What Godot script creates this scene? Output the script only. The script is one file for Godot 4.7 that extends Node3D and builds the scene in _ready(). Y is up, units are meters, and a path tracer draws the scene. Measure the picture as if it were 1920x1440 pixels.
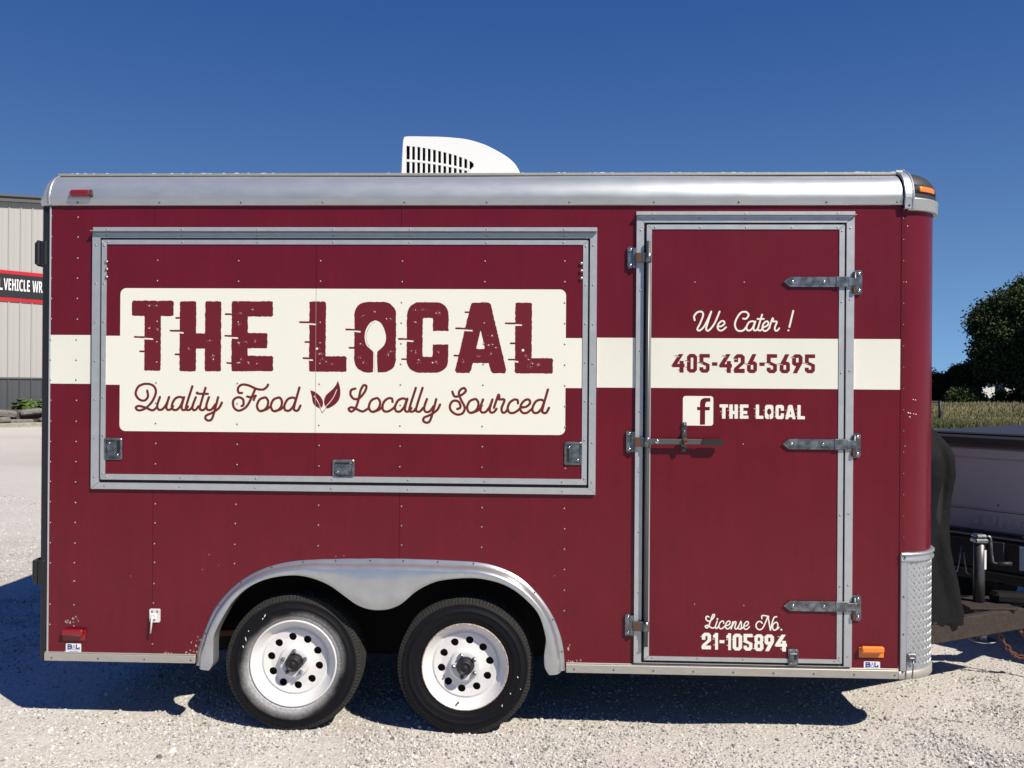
extends Node3D
# A maroon food trailer parked on a pale gravel lot, hitched to a pickup; a metal building on the left, a field and trees on the right.
# The trailer's lit side lies in the plane z = 0, the ground is y = 0, x runs towards the hitch.

var rng := RandomNumberGenerator.new()
var M := {}
var glyph := {}
var own := {}              # things whose parts are given in the thing's own axes
const MAROON := Color(0.42, 0.095, 0.125)
const CREAM := Color(0.93, 0.93, 0.882)
const W := 2.12            # trailer width
const RC := 0.23           # radius of its front corners
const WELL := 0.50         # depth of the wheel well

# ---------------------------------------------------------------- nodes
func tag(o: Node, label: String, category := "", group := "", kind := "") -> void:
	if label: o.set_meta("label", label)
	if category: o.set_meta("category", category)
	if group: o.set_meta("group", group)
	if kind: o.set_meta("kind", kind)

func thing(called: String, label: String, category: String, at: Vector3, turn := 0.0, group := "") -> Node3D:
	var o := Node3D.new()
	o.name = called
	o.position = at
	o.rotation.y = turn
	add_child(o, true)
	tag(o, label, category, group)
	return o

func mesh_of(st: SurfaceTool, smooth := true) -> ArrayMesh:
	st.generate_normals()
	return st.commit()

# a mesh given in the scene's own coordinates under a thing that stands unturned at its base
func part(called: String, st: SurfaceTool, m: Material, parent: Node) -> MeshInstance3D:
	var o := MeshInstance3D.new()
	o.name = called
	o.mesh = mesh_of(st)
	o.material_override = m
	parent.add_child(o, true)
	if parent != self and parent is Node3D and parent.get_parent() == self and not parent is MeshInstance3D and parent.rotation == Vector3.ZERO and not own.has(parent):
		o.position = -parent.position
	return o

func shell(called: String, parent: Node3D) -> Node3D:      # a part that is made of sub-parts only
	var o := Node3D.new()
	o.name = called
	parent.add_child(o, true)
	if parent.get_parent() == self: o.position = -parent.position
	return o

func many(called: String, mesh: Mesh, m: Material, where: Array, parent: Node, tint := []) -> MultiMeshInstance3D:
	var mm := MultiMesh.new()
	mm.transform_format = MultiMesh.TRANSFORM_3D
	mm.use_colors = tint.size() > 0
	mm.mesh = mesh
	mm.instance_count = where.size()
	for i in where.size():
		mm.set_instance_transform(i, where[i])
		if tint.size(): mm.set_instance_color(i, tint[i])
	var o := MultiMeshInstance3D.new()
	o.name = called
	o.multimesh = mm
	o.material_override = m
	o.set_meta("kind", "stuff")
	parent.add_child(o, true)
	if parent != self and parent.get_parent() == self and not parent is MeshInstance3D and parent.rotation == Vector3.ZERO and not own.has(parent): o.position = -parent.position
	return o

# ---------------------------------------------------------------- shapes
func tool(flat := true) -> SurfaceTool:
	var st := SurfaceTool.new()
	st.begin(Mesh.PRIMITIVE_TRIANGLES)
	st.set_smooth_group(-1 if flat else 0)
	return st

func tri(st: SurfaceTool, a: Vector3, b: Vector3, c: Vector3) -> void:
	st.add_vertex(a); st.add_vertex(b); st.add_vertex(c)

func quad(st: SurfaceTool, a: Vector3, b: Vector3, c: Vector3, d: Vector3) -> void:   # clockwise seen from its front
	tri(st, a, b, c); tri(st, a, c, d)

func box(st: SurfaceTool, lo: Vector3, hi: Vector3, t := Transform3D(), bev := 0.0) -> void:
	var c := (lo + hi) / 2.0
	var h := (hi - lo) / 2.0
	bev = minf(bev, minf(h.x, minf(h.y, h.z)) * 0.9)
	if bev <= 0.0:
		for ax in 3:
			for s in [-1.0, 1.0]:
				var n := Vector3.ZERO; n[ax] = s
				var u := Vector3.ZERO; u[(ax + 1) % 3] = 1.0
				var v := n.cross(u)
				var o := c + n * h
				quad(st, t * (o - u * h - v * h), t * (o - u * h + v * h), t * (o + u * h + v * h), t * (o + u * h - v * h))
		return
	var i := h - Vector3(bev, bev, bev)
	for ax in 3:
		for s in [-1.0, 1.0]:
			var n := Vector3.ZERO; n[ax] = s
			var u := Vector3.ZERO; u[(ax + 1) % 3] = 1.0
			var v := n.cross(u)
			var o := c + n * h
			quad(st, t * (o - u * i - v * i), t * (o - u * i + v * i), t * (o + u * i + v * i), t * (o + u * i - v * i))
	for ax in 3:                                             # the twelve chamfers
		var a := Vector3.ZERO; a[ax] = 1.0
		var b := Vector3.ZERO; b[(ax + 1) % 3] = 1.0
		var d := Vector3.ZERO; d[(ax + 2) % 3] = 1.0
		for sb in [-1.0, 1.0]:
			for sd in [-1.0, 1.0]:
				var p: Vector3 = c + b * h * sb + d * i * sd
				var q: Vector3 = c + b * i * sb + d * h * sd
				var e := a * i
				if sb * sd > 0: quad(st, t * (p - e), t * (p + e), t * (q + e), t * (q - e))
				else: quad(st, t * (p - e), t * (q - e), t * (q + e), t * (p + e))
	for sx in [-1.0, 1.0]:
		for sy in [-1.0, 1.0]:
			for sz in [-1.0, 1.0]:
				var g := Vector3(sx, sy, sz)
				var px := c + Vector3(h.x, i.y, i.z) * g
				var py := c + Vector3(i.x, h.y, i.z) * g
				var pz := c + Vector3(i.x, i.y, h.z) * g
				if sx * sy * sz > 0: tri(st, t * px, t * pz, t * py)
				else: tri(st, t * px, t * py, t * pz)

func slab(st: SurfaceTool, x0: float, y0: float, x1: float, y1: float, z0: float, z1: float, bev := 0.0) -> void:
	box(st, Vector3(x0, y0, z0), Vector3(x1, y1, z1), Transform3D(), bev)

# a sheet through rows of points; smooth unless the tool is flat
func sheet(st: SurfaceTool, rows: Array, close := false, flip := false) -> void:
	for j in rows.size() - 1:
		var a: PackedVector3Array = rows[j]
		var b: PackedVector3Array = rows[j + 1]
		var n := a.size()
		for i in (n if close else n - 1):
			var k := (i + 1) % n
			if flip: quad(st, a[i], b[i], b[k], a[k])
			else: quad(st, a[i], a[k], b[k], b[i])

func ring(c: Vector3, ax: Vector3, ay: Vector3, n: int) -> PackedVector3Array:
	var r := PackedVector3Array()
	for i in n:
		var a := TAU * i / n
		r.append(c + ax * cos(a) + ay * sin(a))
	return r

func tube(st: SurfaceTool, path: Array, r: float, n := 10, caps := true) -> void:
	var rows := []
	var side := Vector3.ZERO
	for i in path.size():
		var d: Vector3 = (path[mini(i + 1, path.size() - 1)] - path[maxi(i - 1, 0)]).normalized()
		if side == Vector3.ZERO: side = d.cross(Vector3.UP if absf(d.y) < 0.9 else Vector3.RIGHT).normalized()
		side = (side - d * side.dot(d)).normalized()
		rows.append(ring(path[i], side * r, d.cross(side) * r, n))
	sheet(st, rows, true)
	if caps:
		for e in [0, rows.size() - 1]:
			var c: Vector3 = path[e]
			for i in n:
				var k := (i + 1) % n
				if e == 0: tri(st, c, rows[e][k], rows[e][i])
				else: tri(st, c, rows[e][i], rows[e][k])

# turned shape about the z axis: profile of (radius, z)
func lathe(st: SurfaceTool, prof: Array, n: int, t := Transform3D(), paint = null) -> void:
	for j in prof.size() - 1:
		for i in n:
			var a0 := TAU * i / n
			var a1 := TAU * (i + 1) / n
			var q := []
			for e in [[j, a0], [j, a1], [j + 1, a1], [j + 1, a0]]:
				var p: Vector2 = prof[e[0]]
				q.append([t * Vector3(cos(e[1]) * p.x, sin(e[1]) * p.x, p.y), p, e[1]])
			for k in [0, 2, 1, 0, 3, 2]:
				if paint != null: st.set_color(paint.call(q[k][1].x, q[k][2], q[k][1].y))
				st.add_vertex(q[k][0])

func dome(r: float, h: float, n := 8) -> ArrayMesh:                # a rivet head, facing +z
	var st := tool(false)
	lathe(st, [Vector2(r, 0), Vector2(r * 0.93, h * 0.45), Vector2(r * 0.65, h * 0.82), Vector2(0.0001, h)], n)
	return mesh_of(st)

func smooth_path(s: PackedVector2Array, per := 8) -> PackedVector2Array:   # Catmull-Rom
	var o := PackedVector2Array()
	for i in s.size() - 1:
		var a := s[maxi(i - 1, 0)]
		var d := s[mini(i + 2, s.size() - 1)]
		for k in per: o.append(s[i].cubic_interpolate(s[i + 1], a, d, float(k) / per))
	o.append(s[s.size() - 1])
	return o

func pts(s: String) -> PackedVector2Array:
	var o := PackedVector2Array()
	for w in s.split(" ", false):
		var p := w.split(",")
		o.append(Vector2(float(p[0]), float(p[1])))
	return o

func metres(s: String) -> PackedVector2Array:
	var o := pts(s)
	for i in o.size(): o[i] /= 1000.0
	return o

# a flat face of any outline in a plane z = const, front only or with an edge
func face(st: SurfaceTool, outline: PackedVector2Array, z: float, back := 0.0, uv := Rect2()) -> void:
	var o := outline
	if not Geometry2D.is_polygon_clockwise(o): o.reverse()
	var idx := Geometry2D.triangulate_polygon(o)
	for i in range(0, idx.size(), 3):
		var a := o[idx[i]]; var b := o[idx[i + 1]]; var c := o[idx[i + 2]]
		var order := [a, b, c] if (b - a).cross(c - a) < 0 else [a, c, b]
		for p in order:
			if uv.size.x > 0: st.set_uv(Vector2((p.x - uv.position.x) / uv.size.x, 1.0 - (p.y - uv.position.y) / uv.size.y))
			st.add_vertex(Vector3(p.x, p.y, z))
	if back > 0:
		var up := o[0].y
		var area := 0.0
		for i in o.size(): area += o[i].cross(o[(i + 1) % o.size()])
		for i in o.size():
			var p := o[i]; var q := o[(i + 1) % o.size()]
			if area < 0: quad(st, Vector3(p.x, p.y, z), Vector3(p.x, p.y, z - back), Vector3(q.x, q.y, z - back), Vector3(q.x, q.y, z))
			else: quad(st, Vector3(q.x, q.y, z), Vector3(q.x, q.y, z - back), Vector3(p.x, p.y, z - back), Vector3(p.x, p.y, z))

func round_rect(x0: float, y0: float, x1: float, y1: float, r: float, n := 6) -> PackedVector2Array:
	var o := PackedVector2Array()
	for c in [[x1 - r, y1 - r, 0.0], [x0 + r, y1 - r, PI / 2], [x0 + r, y0 + r, PI], [x1 - r, y0 + r, PI * 1.5]]:
		for k in n + 1:
			var a: float = c[2] + PI / 2 * k / n
			o.append(Vector2(c[0] + cos(a) * r, c[1] + sin(a) * r))
	return o

# ---------------------------------------------------------------- materials
func mat(r: float, g: float, b: float, rough := 0.6, metal := 0.0) -> StandardMaterial3D:
	var m := StandardMaterial3D.new()
	m.albedo_color = Color(r, g, b).linear_to_srgb()
	m.roughness = rough
	m.metallic = metal
	return m

func noise_tex(kind: int, freq: float, oct: int, lo: Color, hi: Color, size := 512, normal := false, bump := 4.0, sd := 1, mid := 0.5) -> NoiseTexture2D:
	var n := FastNoiseLite.new()
	n.noise_type = kind
	n.frequency = freq
	n.seed = sd
	n.fractal_octaves = oct
	n.fractal_type = FastNoiseLite.FRACTAL_FBM if oct > 1 else FastNoiseLite.FRACTAL_NONE
	var t := NoiseTexture2D.new()
	t.noise = n
	t.width = size
	t.height = size
	t.seamless = true
	if normal:
		t.as_normal_map = true
		t.bump_strength = bump
	else:
		var g := Gradient.new()
		g.set_color(0, lo)
		g.set_color(1, hi)
		if mid != 0.5: g.add_point(mid, lo.lerp(hi, 0.2))
		t.color_ramp = g
	return t

func grey(a: float) -> Color: return Color(a, a, a)

func tri_map(m: StandardMaterial3D, scale: Vector3) -> StandardMaterial3D:
	m.uv1_triplanar = true
	m.uv1_world_triplanar = true
	m.uv1_scale = scale
	return m

func make_materials() -> void:
	var S := FastNoiseLite.TYPE_SIMPLEX_SMOOTH
	# painted sheet: faint weathering, wavy enough to break its reflections
	var soft := noise_tex(S, 0.006, 5, grey(0.94), grey(1.0), 512)
	var wave := noise_tex(S, 0.008, 2, grey(0), grey(1), 512, true, 1.6, 3)
	var m := mat(0.146, 0.0078, 0.0182, 0.33)
	m.metallic_specular = 0.42
	m.detail_enabled = true
	m.detail_blend_mode = BaseMaterial3D.BLEND_MODE_MUL
	m.detail_albedo = noise_tex(S, 0.02, 4, grey(0.945), grey(1.0), 512, false, 1.0, 17)
	m.detail_uv_layer = BaseMaterial3D.DETAIL_UV_2
	m.uv2_triplanar = true
	m.uv2_world_triplanar = true
	m.uv2_scale = Vector3(1.7, 0.16, 1.7)
	m.albedo_texture = soft
	m.normal_enabled = true
	m.normal_texture = wave
	m.normal_scale = 0.16
	m.roughness_texture = noise_tex(S, 0.01, 4, grey(0.75), grey(1.0), 512, false, 1.0, 5)
	M.paint = tri_map(m, Vector3(0.8, 0.8, 0.8))
	var c := mat(0.78, 0.785, 0.70, 0.38)
	c.albedo_texture = noise_tex(S, 0.004, 4, grey(0.975), grey(1.0), 512, false, 1.0, 9)
	M.cream = tri_map(c, Vector3(0.9, 0.9, 0.9))
	# aluminium: rolled trim, polished fender, bright plate
	var cloudy := noise_tex(S, 0.012, 5, grey(0.84), grey(1.0), 512, false, 1.0, 21)
	var tone := noise_tex(S, 0.02, 5, grey(0.94), grey(1.0), 512, false, 1.0, 22)
	for e in [["trim", 0.56, 0.46, 0.55], ["rail", 0.64, 0.48, 0.72], ["fender", 0.62, 0.36, 0.78], ["plate", 0.60, 0.42, 0.70]]:
		var a := mat(e[1], e[1] * 1.0, e[1] * 0.985, e[2], e[3])
		if e[0] == "trim": a.albedo_color = Color(0.565, 0.59, 0.605).linear_to_srgb()
		else: a.albedo_color = Color(e[1] * 0.94, e[1] * 0.985, e[1] * 1.02).linear_to_srgb()
		a.roughness_texture = cloudy
		a.albedo_texture = tone
		M[e[0]] = tri_map(a, Vector3(0.7, 2.2, 1.5) if e[0] == "rail" else Vector3(1.4, 1.4, 1.4))
	M.sill = mat(0.50, 0.48, 0.43, 0.5, 0.5)
	M.sill.albedo_texture = tone
	tri_map(M.sill, Vector3(1.5, 4, 4))
	M.zinc = mat(0.42, 0.45, 0.48, 0.38, 0.95)
	M.zinc.albedo_texture = noise_tex(S, 0.02, 4, grey(0.55), grey(1.0), 256, false, 1.0, 31)
	tri_map(M.zinc, Vector3(4, 4, 4))
	M.chrome = mat(0.62, 0.64, 0.66, 0.20, 1.0)
	M.rivet = mat(0.33, 0.30, 0.30, 0.38, 0.7)
	M.steel = mat(0.12, 0.12, 0.125, 0.42, 0.8)
	M.rod = mat(0.13, 0.14, 0.135, 0.42, 0.6)
	M.gasket = mat(0.010, 0.010, 0.011, 0.7)
	M.black = mat(0.012, 0.012, 0.014, 0.5)
	M.iron = mat(0.013, 0.013, 0.014, 0.75)
	M.iron.metallic_specular = 0.2
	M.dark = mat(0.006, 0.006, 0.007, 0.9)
	M.cap = mat(0.030, 0.031, 0.036, 0.55)
	M.post = mat(0.012, 0.013, 0.018, 0.5)
	M.grip = mat(0.013, 0.014, 0.014, 0.55)
	M.white = mat(0.86, 0.86, 0.85, 0.36)
	M.rim = mat(0.73, 0.73, 0.74, 0.42)
	M.rim.albedo_texture = noise_tex(S, 0.03, 5, Color(0.96, 0.955, 0.95), grey(1.0), 256, false, 1.0, 41)
	tri_map(M.rim, Vector3(5, 5, 5))
	M.rim_rust = mat(0.22, 0.11, 0.07, 0.8)
	M.rubber = mat(1.0, 1.0, 1.0, 0.66)
	M.rubber.metallic_specular = 0.3
	M.rubber.vertex_color_use_as_albedo = true
	M.rubber.albedo_texture = noise_tex(S, 0.04, 5, grey(0.72), grey(1.0), 256, false, 1.0, 43)
	tri_map(M.rubber, Vector3(5, 5, 5))
	M.tread = mat(0.045, 0.043, 0.041, 0.95)
	M.tread.albedo_texture = noise_tex(S, 0.05, 4, grey(0.45), grey(1.0), 256, false, 1.0, 44)
	tri_map(M.tread, Vector3(6, 6, 6))
	var ru := mat(1, 1, 1, 0.85)
	ru.albedo_texture = noise_tex(S, 0.018, 5, Color(0.12, 0.12, 0.125), Color(0.29, 0.215, 0.175), 512, false, 1.0, 47)
	M.rust = tri_map(ru, Vector3(3, 3, 3))
	M.chain = mat(0.16, 0.060, 0.030, 0.85)
	M.rust_patch = mat(0.11, 0.045, 0.025, 0.85)
	for e in [["red_lens", Color(0.22, 0.003, 0.006)], ["amber_lens", Color(0.85, 0.22, 0.015)]]:
		var l := mat(e[1].r, e[1].g, e[1].b, 0.16)
		l.clearcoat_enabled = true
		l.clearcoat = 0.6
		M[e[0]] = l
	M.dirt = mat(0.36, 0.31, 0.26, 0.95)
	var cl := mat(0.0065, 0.0065, 0.0075, 0.8)
	cl.normal_enabled = true
	cl.normal_texture = noise_tex(S, 0.02, 3, grey(0), grey(1), 512, true, 5.0, 51)
	cl.normal_scale = 0.5
	cl.metallic_specular = 0.3
	M.cloth = tri_map(cl, Vector3(2.2, 0.9, 2.2))
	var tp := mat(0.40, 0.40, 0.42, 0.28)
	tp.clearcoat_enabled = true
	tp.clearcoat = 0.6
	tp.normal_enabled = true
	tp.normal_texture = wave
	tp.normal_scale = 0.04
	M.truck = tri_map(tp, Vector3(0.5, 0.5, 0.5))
	M.glass = mat(0.01, 0.012, 0.014, 0.06)
	# the lot: crushed limestone, fines and chips
	var cell := FastNoiseLite.new()
	cell.noise_type = FastNoiseLite.TYPE_CELLULAR
	cell.cellular_return_type = FastNoiseLite.RETURN_CELL_VALUE
	cell.frequency = 0.085
	cell.seed = 7
	var gt := NoiseTexture2D.new()
	gt.noise = cell
	gt.width = 1024
	gt.height = 1024
	gt.seamless = true
	gt.seamless_blend_skirt = 0.05
	var gg := Gradient.new()
	gg.set_color(0, Color(0.60, 0.58, 0.56))
	gg.set_color(1, Color(0.845, 0.83, 0.81))
	gg.add_point(0.08, Color(0.71, 0.69, 0.665))
	gg.add_point(0.5, Color(0.785, 0.765, 0.742))
	gt.color_ramp = gg
	var cd := FastNoiseLite.new()
	cd.noise_type = FastNoiseLite.TYPE_CELLULAR
	cd.cellular_return_type = FastNoiseLite.RETURN_DISTANCE
	cd.frequency = 0.085
	cd.seed = 7
	var gh := NoiseTexture2D.new()
	gh.noise = cd
	gh.width = 1024
	gh.height = 1024
	gh.seamless = true
	gh.seamless_blend_skirt = 0.05
	gh.as_normal_map = true
	gh.bump_strength = 5.0
	var gr := mat(1.0, 1.0, 1.0, 0.95)
	gr.albedo_texture = gt
	gr.normal_enabled = true
	gr.normal_texture = gh
	gr.normal_scale = 0.8
	gr.vertex_color_use_as_albedo = true
	gr.metallic_specular = 0.25
	M.gravel = gr
	M.stone = mat(1, 1, 1, 0.9)
	M.stone.vertex_color_use_as_albedo = true
	M.stone.metallic_specular = 0.3
	var lw := mat(0.10, 0.13, 0.030, 0.95)
	lw.albedo_texture = noise_tex(S, 0.02, 5, grey(0.6), grey(1.0), 512, false, 1.0, 61)
	M.lawn = tri_map(lw, Vector3(0.4, 0.4, 0.4))
	M.grass = mat(1, 1, 1, 0.85)
	M.grass.vertex_color_use_as_albedo = true
	M.leaf = mat(1, 1, 1, 0.75)
	M.leaf.metallic_specular = 0.25
	M.leaf.vertex_color_use_as_albedo = true
	M.leaf.backlight_enabled = true
	M.leaf.backlight = Color(0.30, 0.36, 0.12)
	M.bark = mat(0.07, 0.055, 0.042, 0.95)
	M.cladding = mat(0.41, 0.405, 0.395, 0.5)
	M.charcoal = mat(0.075, 0.08, 0.09, 0.45)
	M.fascia = mat(0.10, 0.10, 0.105, 0.5)
	M.concrete = mat(0.46, 0.43, 0.36, 0.9)
	M.concrete.albedo_texture = noise_tex(S, 0.02, 5, grey(0.7), grey(1.0), 256, false, 1.0, 71)
	tri_map(M.concrete, Vector3(1, 1, 1))
	M.block = mat(0.34, 0.32, 0.30, 0.95)
	M.block.albedo_texture = noise_tex(S, 0.03, 5, grey(0.45), grey(1.0), 256, false, 1.0, 73)
	tri_map(M.block, Vector3(1.5, 1.5, 1.5))
	M.soil = mat(0.07, 0.055, 0.04, 1.0)
	M.sign_red = mat(0.50, 0.010, 0.022, 0.5)
	M.sign_black = mat(0.016, 0.018, 0.024, 0.5)
	M.lettering = mat(0.85, 0.85, 0.85, 0.5)

# ---------------------------------------------------------------- printing: vinyl lettering drawn into textures, in millimetres of the trailer's side
class Sheet:
	var im: Image
	var x0: float
	var y1: float
	var k: float
	func _init(a: float, b: float, c: float, d: float, per_mm: float, base: Color) -> void:
		x0 = a; y1 = d; k = per_mm
		im = Image.create_empty(int((c - a) * k), int((d - b) * k), true, Image.FORMAT_RGBA8)
		im.fill(base)
	func at(p: Vector2) -> Vector2: return Vector2((p.x - x0) * k, (y1 - p.y) * k)
	func fill(outlines: Array, c: Color) -> void:          # even-odd
		var edges := []
		var lo := INF
		var hi := -INF
		for o in outlines:
			for i in o.size():
				var a: Vector2 = at(o[i])
				var b: Vector2 = at(o[(i + 1) % o.size()])
				lo = minf(lo, a.y); hi = maxf(hi, a.y)
				if a.y != b.y: edges.append([a, b] if a.y < b.y else [b, a])
		for y in range(maxi(0, int(lo)), mini(im.get_height(), int(hi) + 1)):
			var yy := y + 0.5
			var xs := []
			for e in edges:
				if e[0].y <= yy and e[1].y > yy: xs.append(e[0].x + (e[1].x - e[0].x) * (yy - e[0].y) / (e[1].y - e[0].y))
			xs.sort()
			for i in range(0, xs.size() - 1, 2):
				var a := int(round(xs[i]))
				var b := int(round(xs[i + 1]))
				if b > a: im.fill_rect(Rect2i(a, y, b - a, 1), c)
	func dot(p: Vector2, r: float, c: Color) -> void:
		var q := at(p)
		var R := r * k
		for y in range(int(q.y - R), int(q.y + R) + 1):
			var h := R * R - (y + 0.5 - q.y) * (y + 0.5 - q.y)
			if h > 0: im.fill_rect(Rect2i(int(round(q.x - sqrt(h))), y, int(round(2 * sqrt(h))), 1), c)
	func stroke(path: PackedVector2Array, w: float, c: Color) -> void:
		for i in path.size() - 1:
			var n := maxi(1, int(path[i].distance_to(path[i + 1]) * k / 1.2))
			for j in n + 1: dot(path[i].lerp(path[i + 1], float(j) / n), w / 2, c)
	func texture() -> ImageTexture:
		im.generate_mipmaps()
		return ImageTexture.create_from_image(im)

func ragged(o: PackedVector2Array, step: float, amp: float) -> PackedVector2Array:
	var r := PackedVector2Array()
	for i in o.size():
		var a := o[i]
		var b := o[(i + 1) % o.size()]
		var n := maxi(1, int(a.distance_to(b) / step))
		for j in n: r.append(a.lerp(b, float(j) / n) + Vector2(rng.randf_range(-amp, amp), rng.randf_range(-amp, amp)))
	return r

func through(t: Transform2D, o: PackedVector2Array) -> PackedVector2Array:
	var r := PackedVector2Array()
	for p in o: r.append(t * p)
	return r

func corners(s: String, r: float) -> PackedVector2Array:
	var p := pts(s)
	return round_rect(minf(p[0].x, p[1].x), minf(p[0].y, p[1].y), maxf(p[0].x, p[1].x), maxf(p[0].y, p[1].y), r)

# the heavy worn capitals; t carries them to where they stand
func the_local(sh: Sheet, t: Transform2D, ink: Color, paper: Color, worn: bool) -> void:
	var sc := t.get_scale().x
	var am := 1.3 * sc if worn else 0.0
	var st := 9.0 * sc if worn else 40.0 * sc
	var bars := [                                          # T, H, E, L, L as bars
		"-2041,2118 -1831,2042", "-1977,2117 -1894,1771",
		"-1800,2116 -1717,1769", "-1673,2116 -1592,1770", "-1743,1958 -1648,1882",
		"-1540,2117 -1459,1771", "-1539,2117 -1334,2041", "-1538,1961 -1361,1885", "-1537,1848 -1332,1772",
		"-1153,2117 -1071,1772", "-1150,1848 -967,1772",
		"-140,2115 -59,1770", "-137,1845 45,1770"]
	for b in bars: sh.fill([ragged(through(t, corners(b, 9.0)), st, am)], ink)
	var big_o := corners("-930,2116 -724,1770", 62.0)
	sh.fill([ragged(through(t, big_o), st, am)], ink)
	var big_c := corners("-671,2116 -466,1770", 62.0)
	sh.fill([ragged(through(t, big_c), st, am)], ink)
	sh.fill([ragged(through(t, corners("-593,2038 -543,1848", 8.0)), st, am)], paper)
	sh.fill([ragged(through(t, corners("-555,1975 -445,1909", 6.0)), st, am * 0.6)], paper)
	sh.fill([ragged(through(t, pts("-349,2115 -268,2115 -260,2106 -182,1787 -189,1770 -246,1769 -258,1781 -269,1819 -345,1819 -354,1785 -364,1770 -424,1770 -433,1782 -365,2075 -357,2108")), st, am)], ink)
	sh.fill([ragged(through(t, pts("-309,1979 -288,1893 -292,1888 -325,1888 -329,1892")), st, am * 0.5)], paper)
	# spoon inside the O
	var bowl := smooth_path(pts("-826,2026 -853,2012 -874,1976 -878,1935 -868,1902 -847,1882 -836,1867 -835,1818 -836,1770"))
	bowl.append_array(smooth_path(pts("-813,1770 -816,1818 -816,1867 -804,1882 -783,1903 -773,1936 -780,1976 -799,2012 -826,2026")))
	sh.fill([through(t, bowl)], paper)
	if worn:
		sh.stroke(through(t, smooth_path(pts("-825,2018 -846,2007 -864,1976 -871,1940 -864,1910 -852,1894"))), 1.7 * sc, Color(0.22, 0.12, 0.11))
		sh.stroke(through(t, pts("-836,1872 -828,1854 -827,1818 -829,1771")), 1.3 * sc, Color(0.22, 0.12, 0.11))
	# speed lines: ink outside each letter, and a slit of paper running on inside
	var dashes := ["-2025,1938 -1975,1937", "-1998,1867 -1974,1867", "-1818,2033 -1798,2033", "-1846,1970 -1797,1969", "-1820,1853 -1797,1853",
		"-1570,2053 -1538,2052", "-1571,1946 -1538,1945", "-1561,1812 -1537,1811", "-1200,2015 -1150,2014", "-1172,1917 -1150,1917", "-1181,1838 -1149,1837",
		"-970,1980 -928,1979", "-953,1890 -927,1890", "-710,1935 -670,1934", "-693,1836 -669,1836",
		"-384,2067 -365,2067", "-429,1988 -379,1987", "-436,1855 -412,1854", "-187,2014 -138,2013", "-161,1916 -137,1916", "-170,1837 -137,1837"]
	for d in dashes: sh.stroke(through(t, pts(d)), 9.0 * sc, ink)
	var slits := ["-1976,1930 -1936,1928", "-1798,1961 -1783,1959", "-1537,1936 -1510,1935", "-1150,2006 -1123,2004", "-1149,1829 -1137,1828",
		"-928,1972 -902,1969", "-670,1926 -641,1924", "-389,1979 -351,1977", "-139,2006 -110,2005", "-138,1828 -126,1826"]
	for d in slits: sh.stroke(through(t, pts(d)), 7.4 * sc, paper)
	if not worn: return
	# worn specks, in the places where the print has them
	var specks := pts("-1952,2094 -1917,2095 -1912,1977 -1952,1982 -1633,1848 -1630,1830 -1649,1923 -1754,1882 -1497,2056 -1506,2004 -1502,1911 -1467,1915 -1420,1923 -1493,1831 -1501,1814 -1414,1809 -1455,1814 -1433,2075 -1112,1883 -1094,1862")
	specks.append_array(pts("-771,2033 -751,2035 -887,2048 -829,2068 -900,1910 -750,1875 -761,1857 -898,1841 -883,1818 -1102,1860 -1086,1834 -1067,1821 -1037,1812 -628,2077 -627,1870 -647,1878 -611,1835 -616,1819 -544,1820"))
	specks.append_array(pts("-513,2064 -528,2062 -592,2077 -627,2018 -514,1871 -526,1822 -542,1820 -269,1907 -249,1910 -234,1895 -256,1865 -312,1852 -391,1826 -253,1953 -99,1881 -88,1858 -75,1838 -54,1819 -28,1808 -23,1815 -63,1803"))
	for c in specks:
		for k in rng.randi_range(4, 9):
			var p := c + Vector2(rng.randfn(0, 7.0), rng.randfn(0, 5.0))
			sh.dot(p, rng.randf_range(0.5, 1.25), paper)
		sh.dot(c, rng.randf_range(1.3, 3.0), paper)
	sh.dot(pts("-1114,1885")[0], 6.0, paper)
	sh.dot(pts("-101,1883")[0], 6.5, paper)

func make_glyphs() -> void:                                # joined handwriting, baseline 0, x-height 100
	glyph = {
		"a": ["95,88 70,100 32,86 8,40 15,6 45,3 75,35 95,88", "100,98 82,30 88,4 110,4 130,28"],
		"c": ["84,72 80,95 55,99 22,75 8,35 20,4 50,0 85,20 108,45"],
		"d": ["95,88 70,100 32,86 8,40 15,6 45,3 75,35 95,88", "121,176 82,30 88,4 110,4 130,40"],
		"e": ["15,42 50,46 80,72 75,97 50,99 20,72 8,32 25,3 58,2 98,34"],
		"i": ["45,98 20,30 25,4 45,4 66,30"],
		"l": ["62,180 16,30 21,4 44,4 66,30"],
		"n": ["26,96 0,0", "4,12 32,66 60,98 75,84 58,24 66,4 88,4 106,26"],
		"o": ["62,100 28,84 9,40 22,4 52,0 84,28 93,70 78,98 62,100", "45,1 78,10 112,34"],
		"r": ["12,38 34,104 46,134 52,118 50,100 90,96 70,38 75,5 95,4 116,28"],
		"s": ["0,10 36,74 50,102 60,62 56,16 36,0 16,9", "40,1 74,14 95,32"],
		"t": ["56,170 16,30 22,4 44,4 66,30", "8,124 74,124"],
		"u": ["25,98 5,35 15,4 45,6 75,45 95,98", "95,98 76,30 82,4 105,4 126,30"],
		"y": ["25,98 5,35 15,4 45,6 75,45", "95,98 55,-50 28,-78 0,-66 6,-40 50,-20 100,15 124,58"],
		".": ["4,6 6,6"],
	}

func write(sh: Sheet, ch: String, at: String, scale: float, w: float, ink: Color, narrow := 1.0) -> void:
	var o := pts(at)[0]
	for s in glyph[ch]:
		var p := smooth_path(pts(s))
		for i in p.size(): p[i] = o + Vector2(p[i].x * narrow, p[i].y) * scale
		sh.stroke(p, w, ink)

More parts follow.
